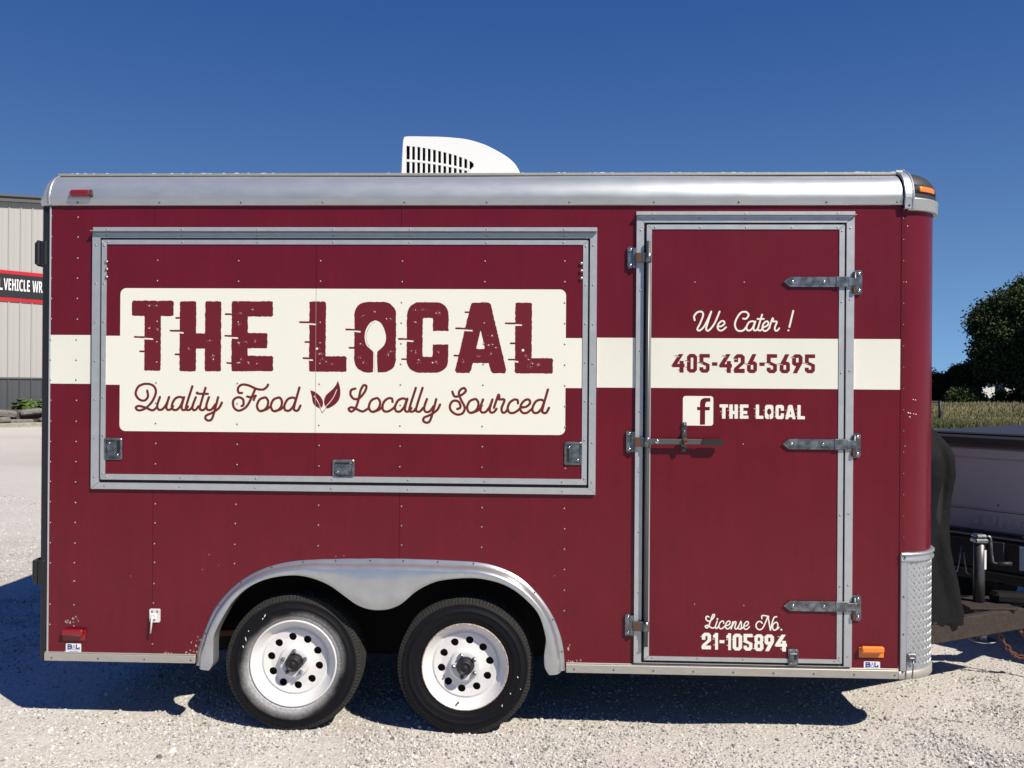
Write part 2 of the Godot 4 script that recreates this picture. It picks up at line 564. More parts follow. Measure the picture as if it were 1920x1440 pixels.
func digit(sh: Sheet, ch: String, box_mm: String, ink: Color) -> void:
	var shapes := {
		"0": ["30,0 85,0 115,30 115,183 85,213 30,213 0,183 0,30", "43,42 72,42 72,171 43,171"],
		"1": ["40,0 100,0 100,213 45,213 45,62 5,62 5,28 35,18"],
		"2": ["30,0 85,0 114,28 114,102 48,165 114,165 114,213 0,213 0,160 70,92 70,42 43,42 43,90 0,90 0,30"],
		"4": ["62,0 104,0 48,112 68,112 68,78 106,78 106,112 116,112 116,152 106,152 106,213 68,213 68,152 0,152 0,118"],
		"5": ["0,0 113,0 113,42 43,42 43,84 112,116 112,185 85,213 28,213 0,185 0,150 43,150 43,172 70,172 70,135 0,105"],
		"6": ["60,0 106,0 70,82 90,82 114,105 114,185 85,213 28,213 0,185 0,118", "43,122 71,122 71,172 43,172"],
		"8": ["30,0 85,0 112,28 112,82 104,106 114,130 114,185 85,213 30,213 0,185 0,130 10,106 2,82 2,28", "43,40 71,40 71,86 43,86", "43,126 71,126 71,172 43,172"],
		"9": ["54,213 8,213 44,131 24,131 0,108 0,28 29,0 86,0 114,28 114,95", "43,41 71,41 71,91 43,91"],
		"-": ["0,90 114,90 114,130 0,130"],
	}
	var b := pts(box_mm)
	var outs := []
	for s in shapes[ch]:
		var o := pts(s)
		for i in o.size(): o[i] = Vector2(lerpf(b[0].x, b[1].x, o[i].x / 114.0), lerpf(b[0].y, b[1].y, o[i].y / 213.0))
		outs.append(o)
	sh.fill(outs, ink)

func vinyl(tex: Texture2D) -> StandardMaterial3D:
	var m := mat(0.95, 0.95, 0.95, 0.38)
	m.albedo_texture = tex
	m.transparency = BaseMaterial3D.TRANSPARENCY_ALPHA
	m.texture_repeat = false
	return m

func decal(called: String, sh: Sheet, z: float, parent: Node) -> MeshInstance3D:
	var w := sh.im.get_width() / sh.k / 1000.0
	var h := sh.im.get_height() / sh.k / 1000.0
	var x0 := sh.x0 / 1000.0
	var y1 := sh.y1 / 1000.0
	var st := tool()
	face(st, PackedVector2Array([Vector2(x0, y1 - h), Vector2(x0 + w, y1 - h), Vector2(x0 + w, y1), Vector2(x0, y1)]), z, 0.0, Rect2(x0, y1 - h, w, h))
	return part(called, st, vinyl(sh.texture()), parent)

# ---------------------------------------------------------------- the scene
func _ready() -> void:
	rng.seed = 20240
	# camera
	var cam := Camera3D.new()
	cam.name = "camera"
	cam.transform = Transform3D(Basis(Vector3(0.999301, 0.007137, -0.036689), Vector3(-0.007106, 0.999974, 0.000972), Vector3(0.036695, -0.000711, 0.999326)), Vector3(0, 1.715, 4.17))
	cam.fov = 48.455
	cam.near = 0.05
	cam.far = 900.0
	add_child(cam)
	# sky, sun, exposure
	var sky_mat := ProceduralSkyMaterial.new()
	sky_mat.sky_top_color = Color(0.112, 0.268, 0.535)
	sky_mat.sky_horizon_color = Color(0.48, 0.655, 0.825)
	sky_mat.sky_curve = 0.13
	sky_mat.ground_bottom_color = Color(0.50, 0.47, 0.42)
	sky_mat.ground_horizon_color = Color(0.42, 0.44, 0.40)
	sky_mat.sun_angle_max = 1.0
	var env := Environment.new()
	env.background_mode = Environment.BG_SKY
	env.sky = Sky.new()
	env.sky.sky_material = sky_mat
	env.tonemap_mode = Environment.TONE_MAPPER_LINEAR
	env.tonemap_exposure = 1.16
	env.sdfgi_enabled = true
	env.ssao_enabled = true
	env.ssil_enabled = true
	var we := WorldEnvironment.new()
	we.name = "sky"
	we.environment = env
	we.set_meta("kind", "structure")
	add_child(we)
	var sun := DirectionalLight3D.new()
	sun.name = "sun"
	sun.light_energy = 1.6
	sun.light_color = Color(1.0, 0.965, 0.90)
	sun.light_angular_distance = 0.5
	sun.shadow_enabled = true
	sun.sky_mode = DirectionalLight3D.SKY_MODE_LIGHT_ONLY
	add_child(sun)
	sun.look_at_from_position(Vector3(0.76, 1.0, 0.66) * 20.0, Vector3.ZERO)
	make_materials()
	make_glyphs()
	build_ground()
	build_building()
	build_field()
	build_trailer()
	build_truck()
	build_cover()

# ---------------------------------------------------------------- ground
func build_ground() -> void:
	var st := tool()
	quad(st, Vector3(-420, -0.09, -520), Vector3(420, -0.09, -520), Vector3(420, -0.09, 60), Vector3(-420, -0.09, 60))
	tag(part("ground", st, M.lawn, self), "grassy ground reaching out to the horizon", "ground", "", "structure")
	# the gravel lot, closely meshed where it is near
	var n := FastNoiseLite.new()
	n.frequency = 0.9
	n.fractal_octaves = 4
	n.seed = 4
	var big := FastNoiseLite.new()
	big.frequency = 0.28
	big.fractal_octaves = 4
	big.seed = 11
	var xs := []
	var zs := []
	var x := -60.0
	while x < 60.01:
		xs.append(x)
		x += 0.07 if x > -3.9 and x < 3.9 else (0.35 if absf(x) < 9 else 3.0)
	var z := -31.0
	while z < 9.0:
		zs.append(z)
		z += 0.06 if z > -4.2 and z < 0.75 else (0.3 if z > -9 else 1.2)
	var g := SurfaceTool.new()
	g.begin(Mesh.PRIMITIVE_TRIANGLES)
	g.set_smooth_group(0)
	for j in zs.size():
		for i in xs.size():
			var px: float = xs[i]
			var pz: float = zs[j]
			var h := n.get_noise_2d(px, pz) * 0.016
			if absf(px) > 45 or pz > 7 or pz < -29.0: h -= 0.04
			var w := clampf(big.get_noise_2d(px, pz) * 1.6 + 0.5, 0.0, 1.0)
			var f := clampf(n.get_noise_2d(px * 2.1 + 40.0, pz * 2.1) * 1.5 + 0.5, 0.0, 1.0)
			var dusty := 0.90 + 0.26 * w - 0.10 * (1.0 - w) * f
			g.set_color(Color(1.0 * dusty, (0.995 - 0.01 * f) * dusty, (0.992 - 0.025 * f) * dusty))
			g.set_uv(Vector2(px * 0.72, pz * 0.72))
			g.add_vertex(Vector3(px, h, pz))
	for j in zs.size() - 1:
		for i in xs.size() - 1:
			var a := j * xs.size() + i
			var b := a + xs.size()
			for k in [a, a + 1, b + 1, a, b + 1, b]: g.add_index(k)
	g.generate_normals()
	g.generate_tangents()
	var lot := MeshInstance3D.new()
	lot.name = "gravel_lot"
	lot.mesh = g.commit()
	lot.material_override = M.gravel
	add_child(lot)
	tag(lot, "pale crushed limestone lot under the trailer and the truck", "gravel lot", "", "structure")
	# loose chips lying in it
	var stone := tool(false)
	var sp := []
	for r in [[-1.0, 0.0001], [-0.5, 0.82], [0.25, 1.0], [0.8, 0.6], [1.0, 0.0001]]:
		var row := PackedVector3Array()
		for i in 6:
			var a: float = TAU * i / 6.0 + r[0]
			var q: float = r[1] * rng.randf_range(0.75, 1.2)
			row.append(Vector3(cos(a) * q, r[0] * rng.randf_range(0.85, 1.1), sin(a) * q))
		sp.append(row)
	stone.set_smooth_group(-1)
	sheet(stone, sp, true, true)
	var where := []
	var tint := []
	for t in 620000:
		var d := 3.1 + 9.5 * pow(rng.randf(), 2.1)
		var u := rng.randf_range(-0.95, 0.95)
		var pz := 4.17 - d
		var px := u * d - (4.17 - pz) * 0.036
		var w := big.get_noise_2d(px, pz) * 1.6 + 0.5
		var cl := n.get_noise_2d(px * 1.7 - 90.0, pz * 1.7) * 1.5 + 0.5
		if rng.randf() > 0.10 + 0.90 * clampf(1.45 - 1.5 * w, 0, 1) * clampf(cl * 1.2 + 0.1, 0, 1): continue
		var s := 0.0022 + 0.0068 * pow(rng.randf(), 3.0)
		if rng.randf() < 0.0015: s = rng.randf_range(0.010, 0.017)
		var b := Basis.from_euler(Vector3(rng.randf() * TAU, rng.randf() * TAU, rng.randf() * TAU)) * Basis.from_scale(Vector3(s * rng.randf_range(0.8, 1.5), s * rng.randf_range(0.5, 0.9), s))
		where.append(Transform3D(b, Vector3(px, n.get_noise_2d(px, pz) * 0.016 + s * rng.randf_range(-0.25, 0.4), pz)))
		var v := 0.37 + 0.28 * rng.randf()
		var k := rng.randf()
		if k < 0.06: v *= 0.45
		elif k < 0.20: v *= 1.2
		tint.append(Color(v, v * rng.randf_range(0.95, 1.0), v * rng.randf_range(0.88, 1.0)))
	tag(many("gravel_stones", mesh_of(stone), M.stone, where, self, tint), "loose limestone chips scattered over the lot", "gravel", "", "stuff")

# ---------------------------------------------------------------- the metal building on the left, its bed and kerb
func build_building() -> void:
	var o := thing("metal_building", "beige ribbed metal building with charcoal wainscot and low gable roof at far left", "building", Vector3(-21.077, 0.0, -29.581), 0.9)
	own[o] = true
	var x0 := -14.0
	var x1 := 13.0
	var step := 0.434
	# local x runs along the wall to the right, +z faces the lot
	var rib := func(st: SurfaceTool, x: float, ya: float, yb: float, yb2: float):
		var p := [Vector2(x, 0), Vector2(x + 0.02, 0.035), Vector2(x + 0.055, 0.035), Vector2(x + 0.075, 0), Vector2(x + step * 0.47, 0.0), Vector2(x + step * 0.5, 0.008), Vector2(x + step * 0.53, 0.0), Vector2(x + step - 0.003, 0)]
		for i in p.size() - 1:
			var ta := lerpf(yb, yb2, (p[i].x - x) / step)
			var tb := lerpf(yb, yb2, (p[i + 1].x - x) / step)
			quad(st, Vector3(p[i].x, ya, p[i].y), Vector3(p[i].x, ta, p[i].y), Vector3(p[i + 1].x, tb, p[i + 1].y), Vector3(p[i + 1].x, ya, p[i + 1].y))
	var top := func(x: float) -> float: return 8.92 + (x - 0.0) * 0.11
	var x := x0
	while x < x1:
		var st := tool()
		rib.call(st, x, 1.86, top.call(x), top.call(x + step))
		part("wall_panel", st, M.cladding, o)
		var sb := tool()
		rib.call(sb, x, 0.0, 1.80, 1.80)
		part("wainscot_panel", sb, M.charcoal, o)
		x += step
	var s2 := tool()
	slab(s2, x0, 0.0, x1, 1.85, -0.35, -0.01)
	quad(s2, Vector3(x0, 1.8, -0.012), Vector3(x0, top.call(x0), -0.012), Vector3(x1, top.call(x1), -0.012), Vector3(x1, 1.8, -0.012))
	box(s2, Vector3(x0, 0, -26), Vector3(x0 + 0.2, 7.3, -0.36))
	box(s2, Vector3(x1 - 0.2, 0, -26), Vector3(x1, 9.9, -0.36))
	part("wall", s2, M.cladding, o)
	var s3 := tool()
	slab(s3, x0, 1.80, x1, 1.865, 0.0, 0.05)
	part("wainscot_flashing", s3, M.fascia, o)
	var s4 := tool()
	for e in [[0.0, 0.19, 0.24], [0.19, 0.27, 0.32]]:
		var a := Vector3(x0, top.call(x0) + e[0], 0)
		var b := Vector3(x1, top.call(x1) + e[0], 0)
		var h: float = e[1] - e[0]
		var d: float = e[2]
		var up := Vector3(0, h, 0)
		var fw := Vector3(0, 0, d)
		quad(s4, a + fw, a + fw + up, b + fw + up, b + fw)
		quad(s4, a, a + fw, b + fw, b)
		quad(s4, a + up + fw, a + up - fw * 0.0 + Vector3(0, 0, -26), b + up + Vector3(0, 0, -26), b + up + fw)
	part("roof_edge", s4, M.fascia, o)
	# banner
	var sg := thing("banner_sign", "black banner with red borders and white lettering on the metal building", "sign", Vector3(-21.077, 0.0, -29.581), 0.9)
	own[sg] = true
	var bt: Vector2 = Vector2(-0.044, 6.144)
	var tb := 6.13
	var bb := 4.90
	var st := tool()
	slab(st, -4.2, bb + 0.14, 7.2, tb - 0.14, 0.036, 0.05)
	part("panel", st, M.sign_black, sg)
	st = tool()
	slab(st, -4.2, tb - 0.14, 7.2, tb, 0.036, 0.054)
	part("border", st, M.sign_red, sg)
	st = tool()
	slab(st, -4.2, bb, 7.2, bb + 0.14, 0.036, 0.054)
	part("border", st, M.sign_red, sg)
	for e in [["L", Vector2(-0.819, 5.617), Vector2(-0.743, 5.625)], ["VEHICLE", Vector2(-0.7, 5.629), Vector2(0.259, 5.72)], ["WRAPS", Vector2(0.359, 5.73), Vector2(1.159, 5.806)]]:
		var a: Vector2 = e[1]
		var b: Vector2 = e[2]
		if e[0] == "L": a.x = b.x - 0.16
		lettering(sg, e[0], Vector3(a.x, 5.335, 0.051), b.x - a.x, 0.475, 0.006, M.lettering)
	# kerb and bed in front of it
	var k0: Vector2 = Vector2(-20.958, -24.565)
	var k1: Vector2 = Vector2(-18.467, -28.095)
	var dir := (k1 - k0).normalized()
	var ang := -atan2(dir.y, dir.x)
	var kb := thing("kerb", "low tan concrete kerb along the planted bed", "kerb", Vector3(k0.x, 0, k0.y), ang)
	own[kb] = true
	kb.set_meta("kind", "structure")
	var ks := tool()
	box(ks, Vector3(-6, -0.05, -0.2), Vector3(14, 0.16, 0.0), Transform3D(), 0.015)
	part("kerb_stone", ks, M.concrete, kb)
	var bed := thing("planted_bed", "raised bed of grey stones and dark soil below the metal building", "planting bed", Vector3(k0.x, 0, k0.y), ang)
	own[bed] = true
	var bs := tool()
	box(bs, Vector3(-6, -0.05, -5.5), Vector3(14, 0.12, -0.21), Transform3D(), 0.02)
	box(bs, Vector3(-6, 0.0, -5.4), Vector3(14, 0.58, -0.95), Transform3D(), 0.1)
	part("soil", bs, M.soil, bed)
	var bx := 1.0
	var r2 := RandomNumberGenerator.new()
	r2.seed = 5
	while bx < 10.0:
		for lay in 2:
			var bl := r2.randf_range(0.7, 1.15)
			var b2 := tool()
			var tf := Transform3D(Basis.from_euler(Vector3(r2.randf_range(-0.12, 0.12), r2.randf_range(-0.3, 0.3), r2.randf_range(-0.12, 0.12))), Vector3(bx + lay * 0.5 + r2.randf_range(-0.1, 0.1), 0.22 + 0.3 * lay + r2.randf_range(-0.05, 0.04), -0.62 - 0.30 * lay))
			box(b2, Vector3(-bl * 0.48, -0.14, -0.2), Vector3(bl * 0.48, r2.randf_range(0.04, 0.15), 0.2), tf, 0.07)
			part("stone", b2, M.block, bed)
		bx += 1.0
	# plants in the bed
	for e in [[Vector2(-19.919, -28.476), 0.62, 0.52, 150, "broad leafy green plant spilling over the stones of the bed"], [Vector2(-20.567, -28.354), 0.30, 0.25, 60, "small dark green tuft low in the bed beside the leafy plant"], [Vector2(-21.241, -28.673), 0.28, 0.18, 40, "thin sprig of weeds on the bed at the picture's left edge"]]:
		var g: Vector2 = e[0]
		var away := (g - Vector2(0, 4.17)).normalized()
		var at: Vector2 = g + away * (1.5 if e[3] > 100 else 0.9)
		var p := thing("leafy_plant", e[4], "plant", Vector3(at.x, 0.58 if e[3] > 100 else 0.30, at.y))
		own[p] = true
		var ls := tool()
		var mat_leaf := []
		var ct := []
		for i in e[3]:
			var a := rng.randf() * TAU
			var el := rng.randf_range(0.1, 1.3)
			var rr: float = e[1] * sqrt(rng.randf())
			var pos := Vector3(cos(a) * rr, e[2] * rng.randf_range(0.15, 1.0) * (1.1 - 0.6 * rr / e[1]), sin(a) * rr)
			mat_leaf.append(Transform3D(Basis.from_euler(Vector3(0, -a, 0)) * Basis.from_euler(Vector3(0, 0, el - 0.9)) * Basis.from_scale(Vector3.ONE * rng.randf_range(0.7, 1.25)), pos))
			var v := rng.randf_range(0.7, 1.5)
			ct.append(Color(0.075 * v, 0.125 * v, 0.028 * v))
		face_leaf(ls, 0.26, 0.11)
		many("foliage", mesh_of(ls), M.leaf, mat_leaf, p, ct)
		var stt := tool(false)
		for i in 7: tube(stt, [Vector3(0, -0.1, 0), Vector3(cos(i * 0.9), 0.9, sin(i * 0.9)) * e[2] * 0.7], 0.008, 5)
		part("stem", stt, M.bark, p)

func face_leaf(st: SurfaceTool, l: float, w: float) -> void:   # a pointed leaf along +x, a little folded
	var a := Vector3.ZERO
	var b := Vector3(l * 0.45, -0.01, w)
	var c := Vector3(l, -0.04, 0)
	var d := Vector3(l * 0.45, -0.01, -w)
	var m := Vector3(l * 0.5, 0.02, 0)
	tri(st, a, b, m); tri(st, b, c, m); tri(st, c, d, m); tri(st, d, a, m)

func lettering(parent: Node, text: String, at: Vector3, width: float, height: float, depth: float, m: Material) -> void:
	var f := SystemFont.new()
	f.font_names = PackedStringArray(["Droid Sans"])
	f.font_weight = 700
	var t := TextMesh.new()
	t.text = text
	t.font = f
	t.font_size = 100
	t.pixel_size = 0.01
	t.depth = depth
	t.horizontal_alignment = HORIZONTAL_ALIGNMENT_LEFT
	t.vertical_alignment = VERTICAL_ALIGNMENT_BOTTOM
	var box_t := t.get_aabb()
	var o := MeshInstance3D.new()
	o.name = "lettering"
	o.mesh = t
	o.material_override = m
	parent.add_child(o, true)
	var s := Vector3(width / box_t.size.x, height / box_t.size.y, 1.0)
	o.scale = s
	o.position = at - Vector3(box_t.position.x * s.x, box_t.position.y * s.y, 0)

# ---------------------------------------------------------------- field, trees, house and fence on the right
func leaf_cluster(n: int, spread: float, size: float, sd: int) -> ArrayMesh:
	var r := RandomNumberGenerator.new()
	r.seed = sd
	var st := tool()
	for i in n:
		var p := Vector3(r.randfn(0, spread * 0.5), r.randfn(0, spread * 0.42), r.randfn(0, spread * 0.5))
		var b := Basis.from_euler(Vector3(r.randf() * TAU, r.randf() * TAU, r.randf() * TAU))
		var s := size * r.randf_range(0.6, 1.2)
		var t := Transform3D(b, p)
		quad(st, t * Vector3(-s * 0.5, 0, 0), t * Vector3(0, 0.1 * s, s * 0.42), t * Vector3(s * 0.6, 0, 0), t * Vector3(0, 0.1 * s, -s * 0.42))
	return mesh_of(st)

func tree(called: String, label: String, category: String, at: Vector3, height: float, blobs: Array, clusters: int, cluster: ArrayMesh, col: Color, group := "") -> Node3D:
	var o := thing(called, label, category, at, 0.0, group)
	own[o] = true
	var tr := tool(false)
	var lean := rng.randf_range(-0.3, 0.3)
	var crown_at := Vector3(lean, height * 0.55, 0)
	var rows := []
	for i in 7:
		var f := i / 6.0
		var r := height * 0.028 * (1.25 - f) + 0.04
		rows.append(ring(Vector3(lean * f * f, height * 0.62 * f, 0), Vector3(r, 0, 0), Vector3(0, 0, -r), 9))
	sheet(tr, rows, true)
	part("trunk", tr, M.bark, o)
	var where := []
	var tint := []
	var total := 0.0
	for b in blobs: total += b[1].x * b[1].y
	for b in blobs:
		var c: Vector3 = b[0]
		var e: Vector3 = b[1]
		var lb := tool(false)
		tube(lb, [crown_at * Vector3(0.6, 0.6, 0.6), crown_at.lerp(c, 0.5) + Vector3(0, -0.3, 0), c], height * 0.008 + 0.02, 6)
		part("limb", lb, M.bark, o)
		for k in int(clusters * e.x * e.y / total):
			var d := Vector3(rng.randfn(0, 1), rng.randfn(0, 1), rng.randfn(0, 1)).normalized()
			var q := pow(rng.randf(), 0.33)
			q = lerpf(q, 1.0, 0.25) * rng.randf_range(0.9, 1.08)
			where.append(Transform3D(Basis.from_euler(Vector3(rng.randf() * TAU, rng.randf() * TAU, 0)) * Basis.from_scale(Vector3.ONE * rng.randf_range(0.7, 1.3)), c + d * e * q))
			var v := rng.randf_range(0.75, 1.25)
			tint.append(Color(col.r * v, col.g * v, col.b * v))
	many("crown", cluster, M.leaf, where, o, tint)
	return o

func build_field() -> void:
	# mown strip and rough ground behind it
	var st := tool()
	quad(st, Vector3(-70, -0.055, -200), Vector3(200, -0.055, -200), Vector3(200, -0.055, -28.6), Vector3(-70, -0.055, -28.6))
	tag(part("lawn", st, M.lawn, self), "mown green strip at the edge of the gravel lot", "lawn", "", "structure")
	# tall grass
	var tuft := tool()
	var r := RandomNumberGenerator.new()
	r.seed = 77
	for i in 26:
		var p := Vector3(r.randf_range(-0.45, 0.45), 0, r.randf_range(-0.3, 0.3))
		var h := r.randf_range(0.30, 0.72)
		var lean := Vector3(r.randf_range(-0.22, 0.22), h, r.randf_range(-0.2, 0.2))
		var a := r.randf() * TAU
		var w := Vector3(cos(a), 0, sin(a)) * 0.012
		tri(tuft, p - w, p + lean, p + w)
		if r.randf() < 0.5:
			var e := p + lean
			quad(tuft, e - w * 1.2, e + Vector3(0, 0.12, 0), e + w * 1.2, e - Vector3(0, 0.06, 0))
	var where := []
	var tint := []
	var patch := FastNoiseLite.new()
	patch.frequency = 0.06
	for i in 48000:
		var d := 36.0 + 48.0 * pow(rng.randf(), 1.25)
		var u := rng.randf_range(0.34, 1.05)
		var p := Vector3(u * d, -0.055, 4.17 - d)
		if d < 38.0 + 1.5 * patch.get_noise_2d(p.x * 4.0, p.z * 4.0): continue
		var s := rng.randf_range(0.75, 1.15) * (0.85 + 0.35 * patch.get_noise_2d(p.x, p.z))
		if d < 42.0: s *= 0.62
		where.append(Transform3D(Basis(Vector3.UP, rng.randf() * TAU) * Basis.from_scale(Vector3(1.0, s, 1.0)), p))
		var v := rng.randf_range(0.88, 1.12)
		var dry := clampf(0.66 + patch.get_noise_2d(p.x * 1.7, p.z * 1.7) * 0.9 + (d - 50.0) * 0.016 + rng.randf_range(-0.2, 0.2), 0.0, 1.0)
		var cc := Color(0.085, 0.112, 0.030).lerp(Color(0.335, 0.285, 0.155), dry)
		tint.append(Color(cc.r * v, cc.g * v, cc.b * v))
	tag(many("tall_grass", mesh_of(tuft), M.grass, where, self, tint), "tall dry and green grass of the field behind the truck", "grass", "", "stuff")
	var near := leaf_cluster(34, 0.62, 0.215, 3)
	var fine := leaf_cluster(28, 0.42, 0.15, 4)
	# the great tree at the right edge of the picture
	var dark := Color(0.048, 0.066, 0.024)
	var big := []
	for b in [[0.6, -0.4, -1, 7.0, 4.2, 6], [-5.3, -0.4, 1, 2.6, 2.4, 2.6], [-6.9, 1.2, 0.5, 1.5, 1.2, 1.5], [-6.2, 2.2, 0.8, 1.2, 1.0, 1.2], [-4.9, 2.3, 1, 2.1, 1.5, 2.0], [-3.0, 3.5, 0, 2.0, 1.5, 2.0], [-1.5, 4.1, 0.4, 1.5, 1.3, 1.5], [0.8, 4.3, 0, 2.8, 2.1, 2.6], [-6.6, -1.0, 1, 1.7, 1.2, 1.7], [-5.9, -2.2, 1, 2.0, 1.1, 2], [-4.0, -3.1, 2.5, 2.4, 1.1, 2.2], [-0.5, -3.5, 3.6, 3.2, 1.6, 2.4], [4, 2, 0, 5, 4.2, 5], [-3.0, 0.5, 4.6, 2.6, 2.2, 2.0], [3, -1.5, 4.5, 3, 2.5, 2.5], [-5.4, -1.6, 2.2, 1.6, 1.2, 1.6]]:
		big.append([Vector3(b[0], b[1] + 6.3, b[2]), Vector3(b[3], b[4], b[5])])
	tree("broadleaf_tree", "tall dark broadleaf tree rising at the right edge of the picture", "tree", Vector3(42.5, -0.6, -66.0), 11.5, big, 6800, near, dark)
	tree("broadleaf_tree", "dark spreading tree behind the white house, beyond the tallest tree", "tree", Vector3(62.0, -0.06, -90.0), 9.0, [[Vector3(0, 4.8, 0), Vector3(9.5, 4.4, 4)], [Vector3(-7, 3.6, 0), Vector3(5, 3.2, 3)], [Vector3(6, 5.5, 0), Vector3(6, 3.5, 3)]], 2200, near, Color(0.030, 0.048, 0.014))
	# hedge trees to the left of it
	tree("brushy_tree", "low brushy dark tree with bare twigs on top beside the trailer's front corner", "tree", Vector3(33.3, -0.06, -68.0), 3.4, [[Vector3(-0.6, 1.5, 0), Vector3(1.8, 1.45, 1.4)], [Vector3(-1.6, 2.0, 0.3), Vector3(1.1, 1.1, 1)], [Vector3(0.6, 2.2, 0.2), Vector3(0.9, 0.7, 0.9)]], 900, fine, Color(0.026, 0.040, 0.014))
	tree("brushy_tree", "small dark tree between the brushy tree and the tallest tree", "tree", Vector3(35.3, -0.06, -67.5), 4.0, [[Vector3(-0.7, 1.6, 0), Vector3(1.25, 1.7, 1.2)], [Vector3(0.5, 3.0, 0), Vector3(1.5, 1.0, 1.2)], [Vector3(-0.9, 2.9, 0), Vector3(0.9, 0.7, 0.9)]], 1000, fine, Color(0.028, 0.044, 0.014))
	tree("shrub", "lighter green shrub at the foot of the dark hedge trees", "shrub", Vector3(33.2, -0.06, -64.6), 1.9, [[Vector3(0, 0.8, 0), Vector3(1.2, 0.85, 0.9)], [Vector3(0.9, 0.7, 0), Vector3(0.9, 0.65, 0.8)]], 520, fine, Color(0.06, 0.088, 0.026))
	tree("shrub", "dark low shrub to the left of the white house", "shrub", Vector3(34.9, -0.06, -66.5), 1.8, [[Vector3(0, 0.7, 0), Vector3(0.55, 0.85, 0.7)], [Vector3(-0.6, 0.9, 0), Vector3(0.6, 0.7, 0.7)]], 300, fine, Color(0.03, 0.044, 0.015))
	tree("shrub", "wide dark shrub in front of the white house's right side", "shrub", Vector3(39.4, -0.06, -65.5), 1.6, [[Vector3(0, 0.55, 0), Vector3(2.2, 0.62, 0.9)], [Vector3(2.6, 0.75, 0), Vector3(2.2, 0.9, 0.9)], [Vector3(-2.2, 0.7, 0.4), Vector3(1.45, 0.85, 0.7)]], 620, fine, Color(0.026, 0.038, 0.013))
	# bare twigs standing out of the brushy tree
	# the white house seen between the trunks
	var hs := thing("white_house", "white house glimpsed through the gap below the tallest tree", "house", Vector3(43.52, 0.008, -81.486) * Vector3(1, 0, 1))
	own[hs] = true
	var w1 := tool()
	box(w1, Vector3(-0.4, -0.06, -6), Vector3(7, 2.5, 0))
	part("wall", w1, M.white, hs)
	var w2 := tool()
	for s in [1.0, -1.0]:
		var a := Vector3(-0.6, 2.45, -3 + 3.4 * s); var b := Vector3(7.4, 2.45, -3 + 3.4 * s); var c := Vector3(7.4, 3.5, -3); var d := Vector3(-0.6, 3.5, -3)
		if s > 0: quad(w2, a, d, c, b)
		else: quad(w2, a, b, c, d)
	part("roof", w2, M.fascia, hs)
	var w3 := tool()
	box(w3, Vector3(0.9, 0.9, -0.05), Vector3(1.8, 2.0, 0.03))
	part("window", w3, M.glass, hs)
	# fence end
	var fp: Vector2 = Vector2(18.986, -37.428)
	var fence := thing("pipe_fence", "dark pipe fence post with a top rail leading left behind the trailer", "fence", Vector3(fp.x, 0, fp.y))
	own[fence] = true
	var f1 := tool(false)
	tube(f1, [Vector3(0, -0.1, 0), Vector3(0, 1.08, 0)], 0.065, 10)
	part("post", f1, M.post, fence)
	f1 = tool(false)
	tube(f1, [Vector3(0.05, 1.04, 0), Vector3(-3.4, 1.04, -1.0)], 0.045, 8)
	part("rail", f1, M.post, fence)
	f1 = tool(false)
	tube(f1, [Vector3(0.16, -0.1, -0.6), Vector3(0.16, 0.62, -0.6)], 0.03, 8)
	part("stake", f1, M.post, fence)

# ---------------------------------------------------------------- the trailer
func rivets(parent: Node, spots: Array, r := 0.0046, h := 0.0028, m: Material = null) -> void:
	var where := []
	for p in spots: where.append(Transform3D(Basis.from_scale(Vector3(1, 1, 1) * r / 0.0042), p))
	many("rivets", dome(0.0042, h), m if m else M.rivet, where, parent)

func line(a: Vector2, b: Vector2, n: int, z: float) -> Array:
	var o := []
	for i in n:
		var p := a.lerp(b, float(i) / maxi(1, n - 1))
		o.append(Vector3(p.x, p.y, z))
	return o

func at_z(s: String, z: float) -> Array:
	var o := []
	for p in metres(s): o.append(Vector3(p.x, p.y, z))
	return o

func strip(called: String, x0: float, y0: float, x1: float, y1: float, z0: float, z1: float, m: Material, parent: Node) -> MeshInstance3D:
	var st := tool()
	slab(st, x0, y0, x1, y1, z0, z1, 0.0022)
	return part(called, st, m, parent)

# four mitred strips round an opening
func frame(called: String, ox0: float, oy0: float, ox1: float, oy1: float, ix0: float, iy0: float, ix1: float, iy1: float, z0: float, z1: float, m: Material, parent: Node) -> void:
	var o := [Vector2(ox0, oy0), Vector2(ox1, oy0), Vector2(ox1, oy1), Vector2(ox0, oy1)]
	var i := [Vector2(ix0, iy0), Vector2(ix1, iy0), Vector2(ix1, iy1), Vector2(ix0, iy1)]
	for k in 4:
		var n := (k + 1) % 4
		var st := tool()
		var a: Vector2 = o[k]; var b: Vector2 = o[n]; var c: Vector2 = i[n]; var d: Vector2 = i[k]
		var g := (b - a).normalized() * 0.0005
		a += g; d += g; b -= g; c -= g
		var e := 0.002
		var mid := (a + b + c + d) / 4.0
		var top := []
		for p in [a, b, c, d]: top.append(p + (mid - p).normalized() * e * 1.2)
		var q := [a, b, c, d]
		quad(st, Vector3(top[0].x, top[0].y, z1), Vector3(top[3].x, top[3].y, z1), Vector3(top[2].x, top[2].y, z1), Vector3(top[1].x, top[1].y, z1))
		for s in 4:
			var t := (s + 1) % 4
			quad(st, Vector3(q[s].x, q[s].y, z1 - e), Vector3(top[s].x, top[s].y, z1), Vector3(top[t].x, top[t].y, z1), Vector3(q[t].x, q[t].y, z1 - e))
			quad(st, Vector3(q[s].x, q[s].y, z0), Vector3(q[s].x, q[s].y, z1 - e), Vector3(q[t].x, q[t].y, z1 - e), Vector3(q[t].x, q[t].y, z0))
		part(called, st, m, parent)

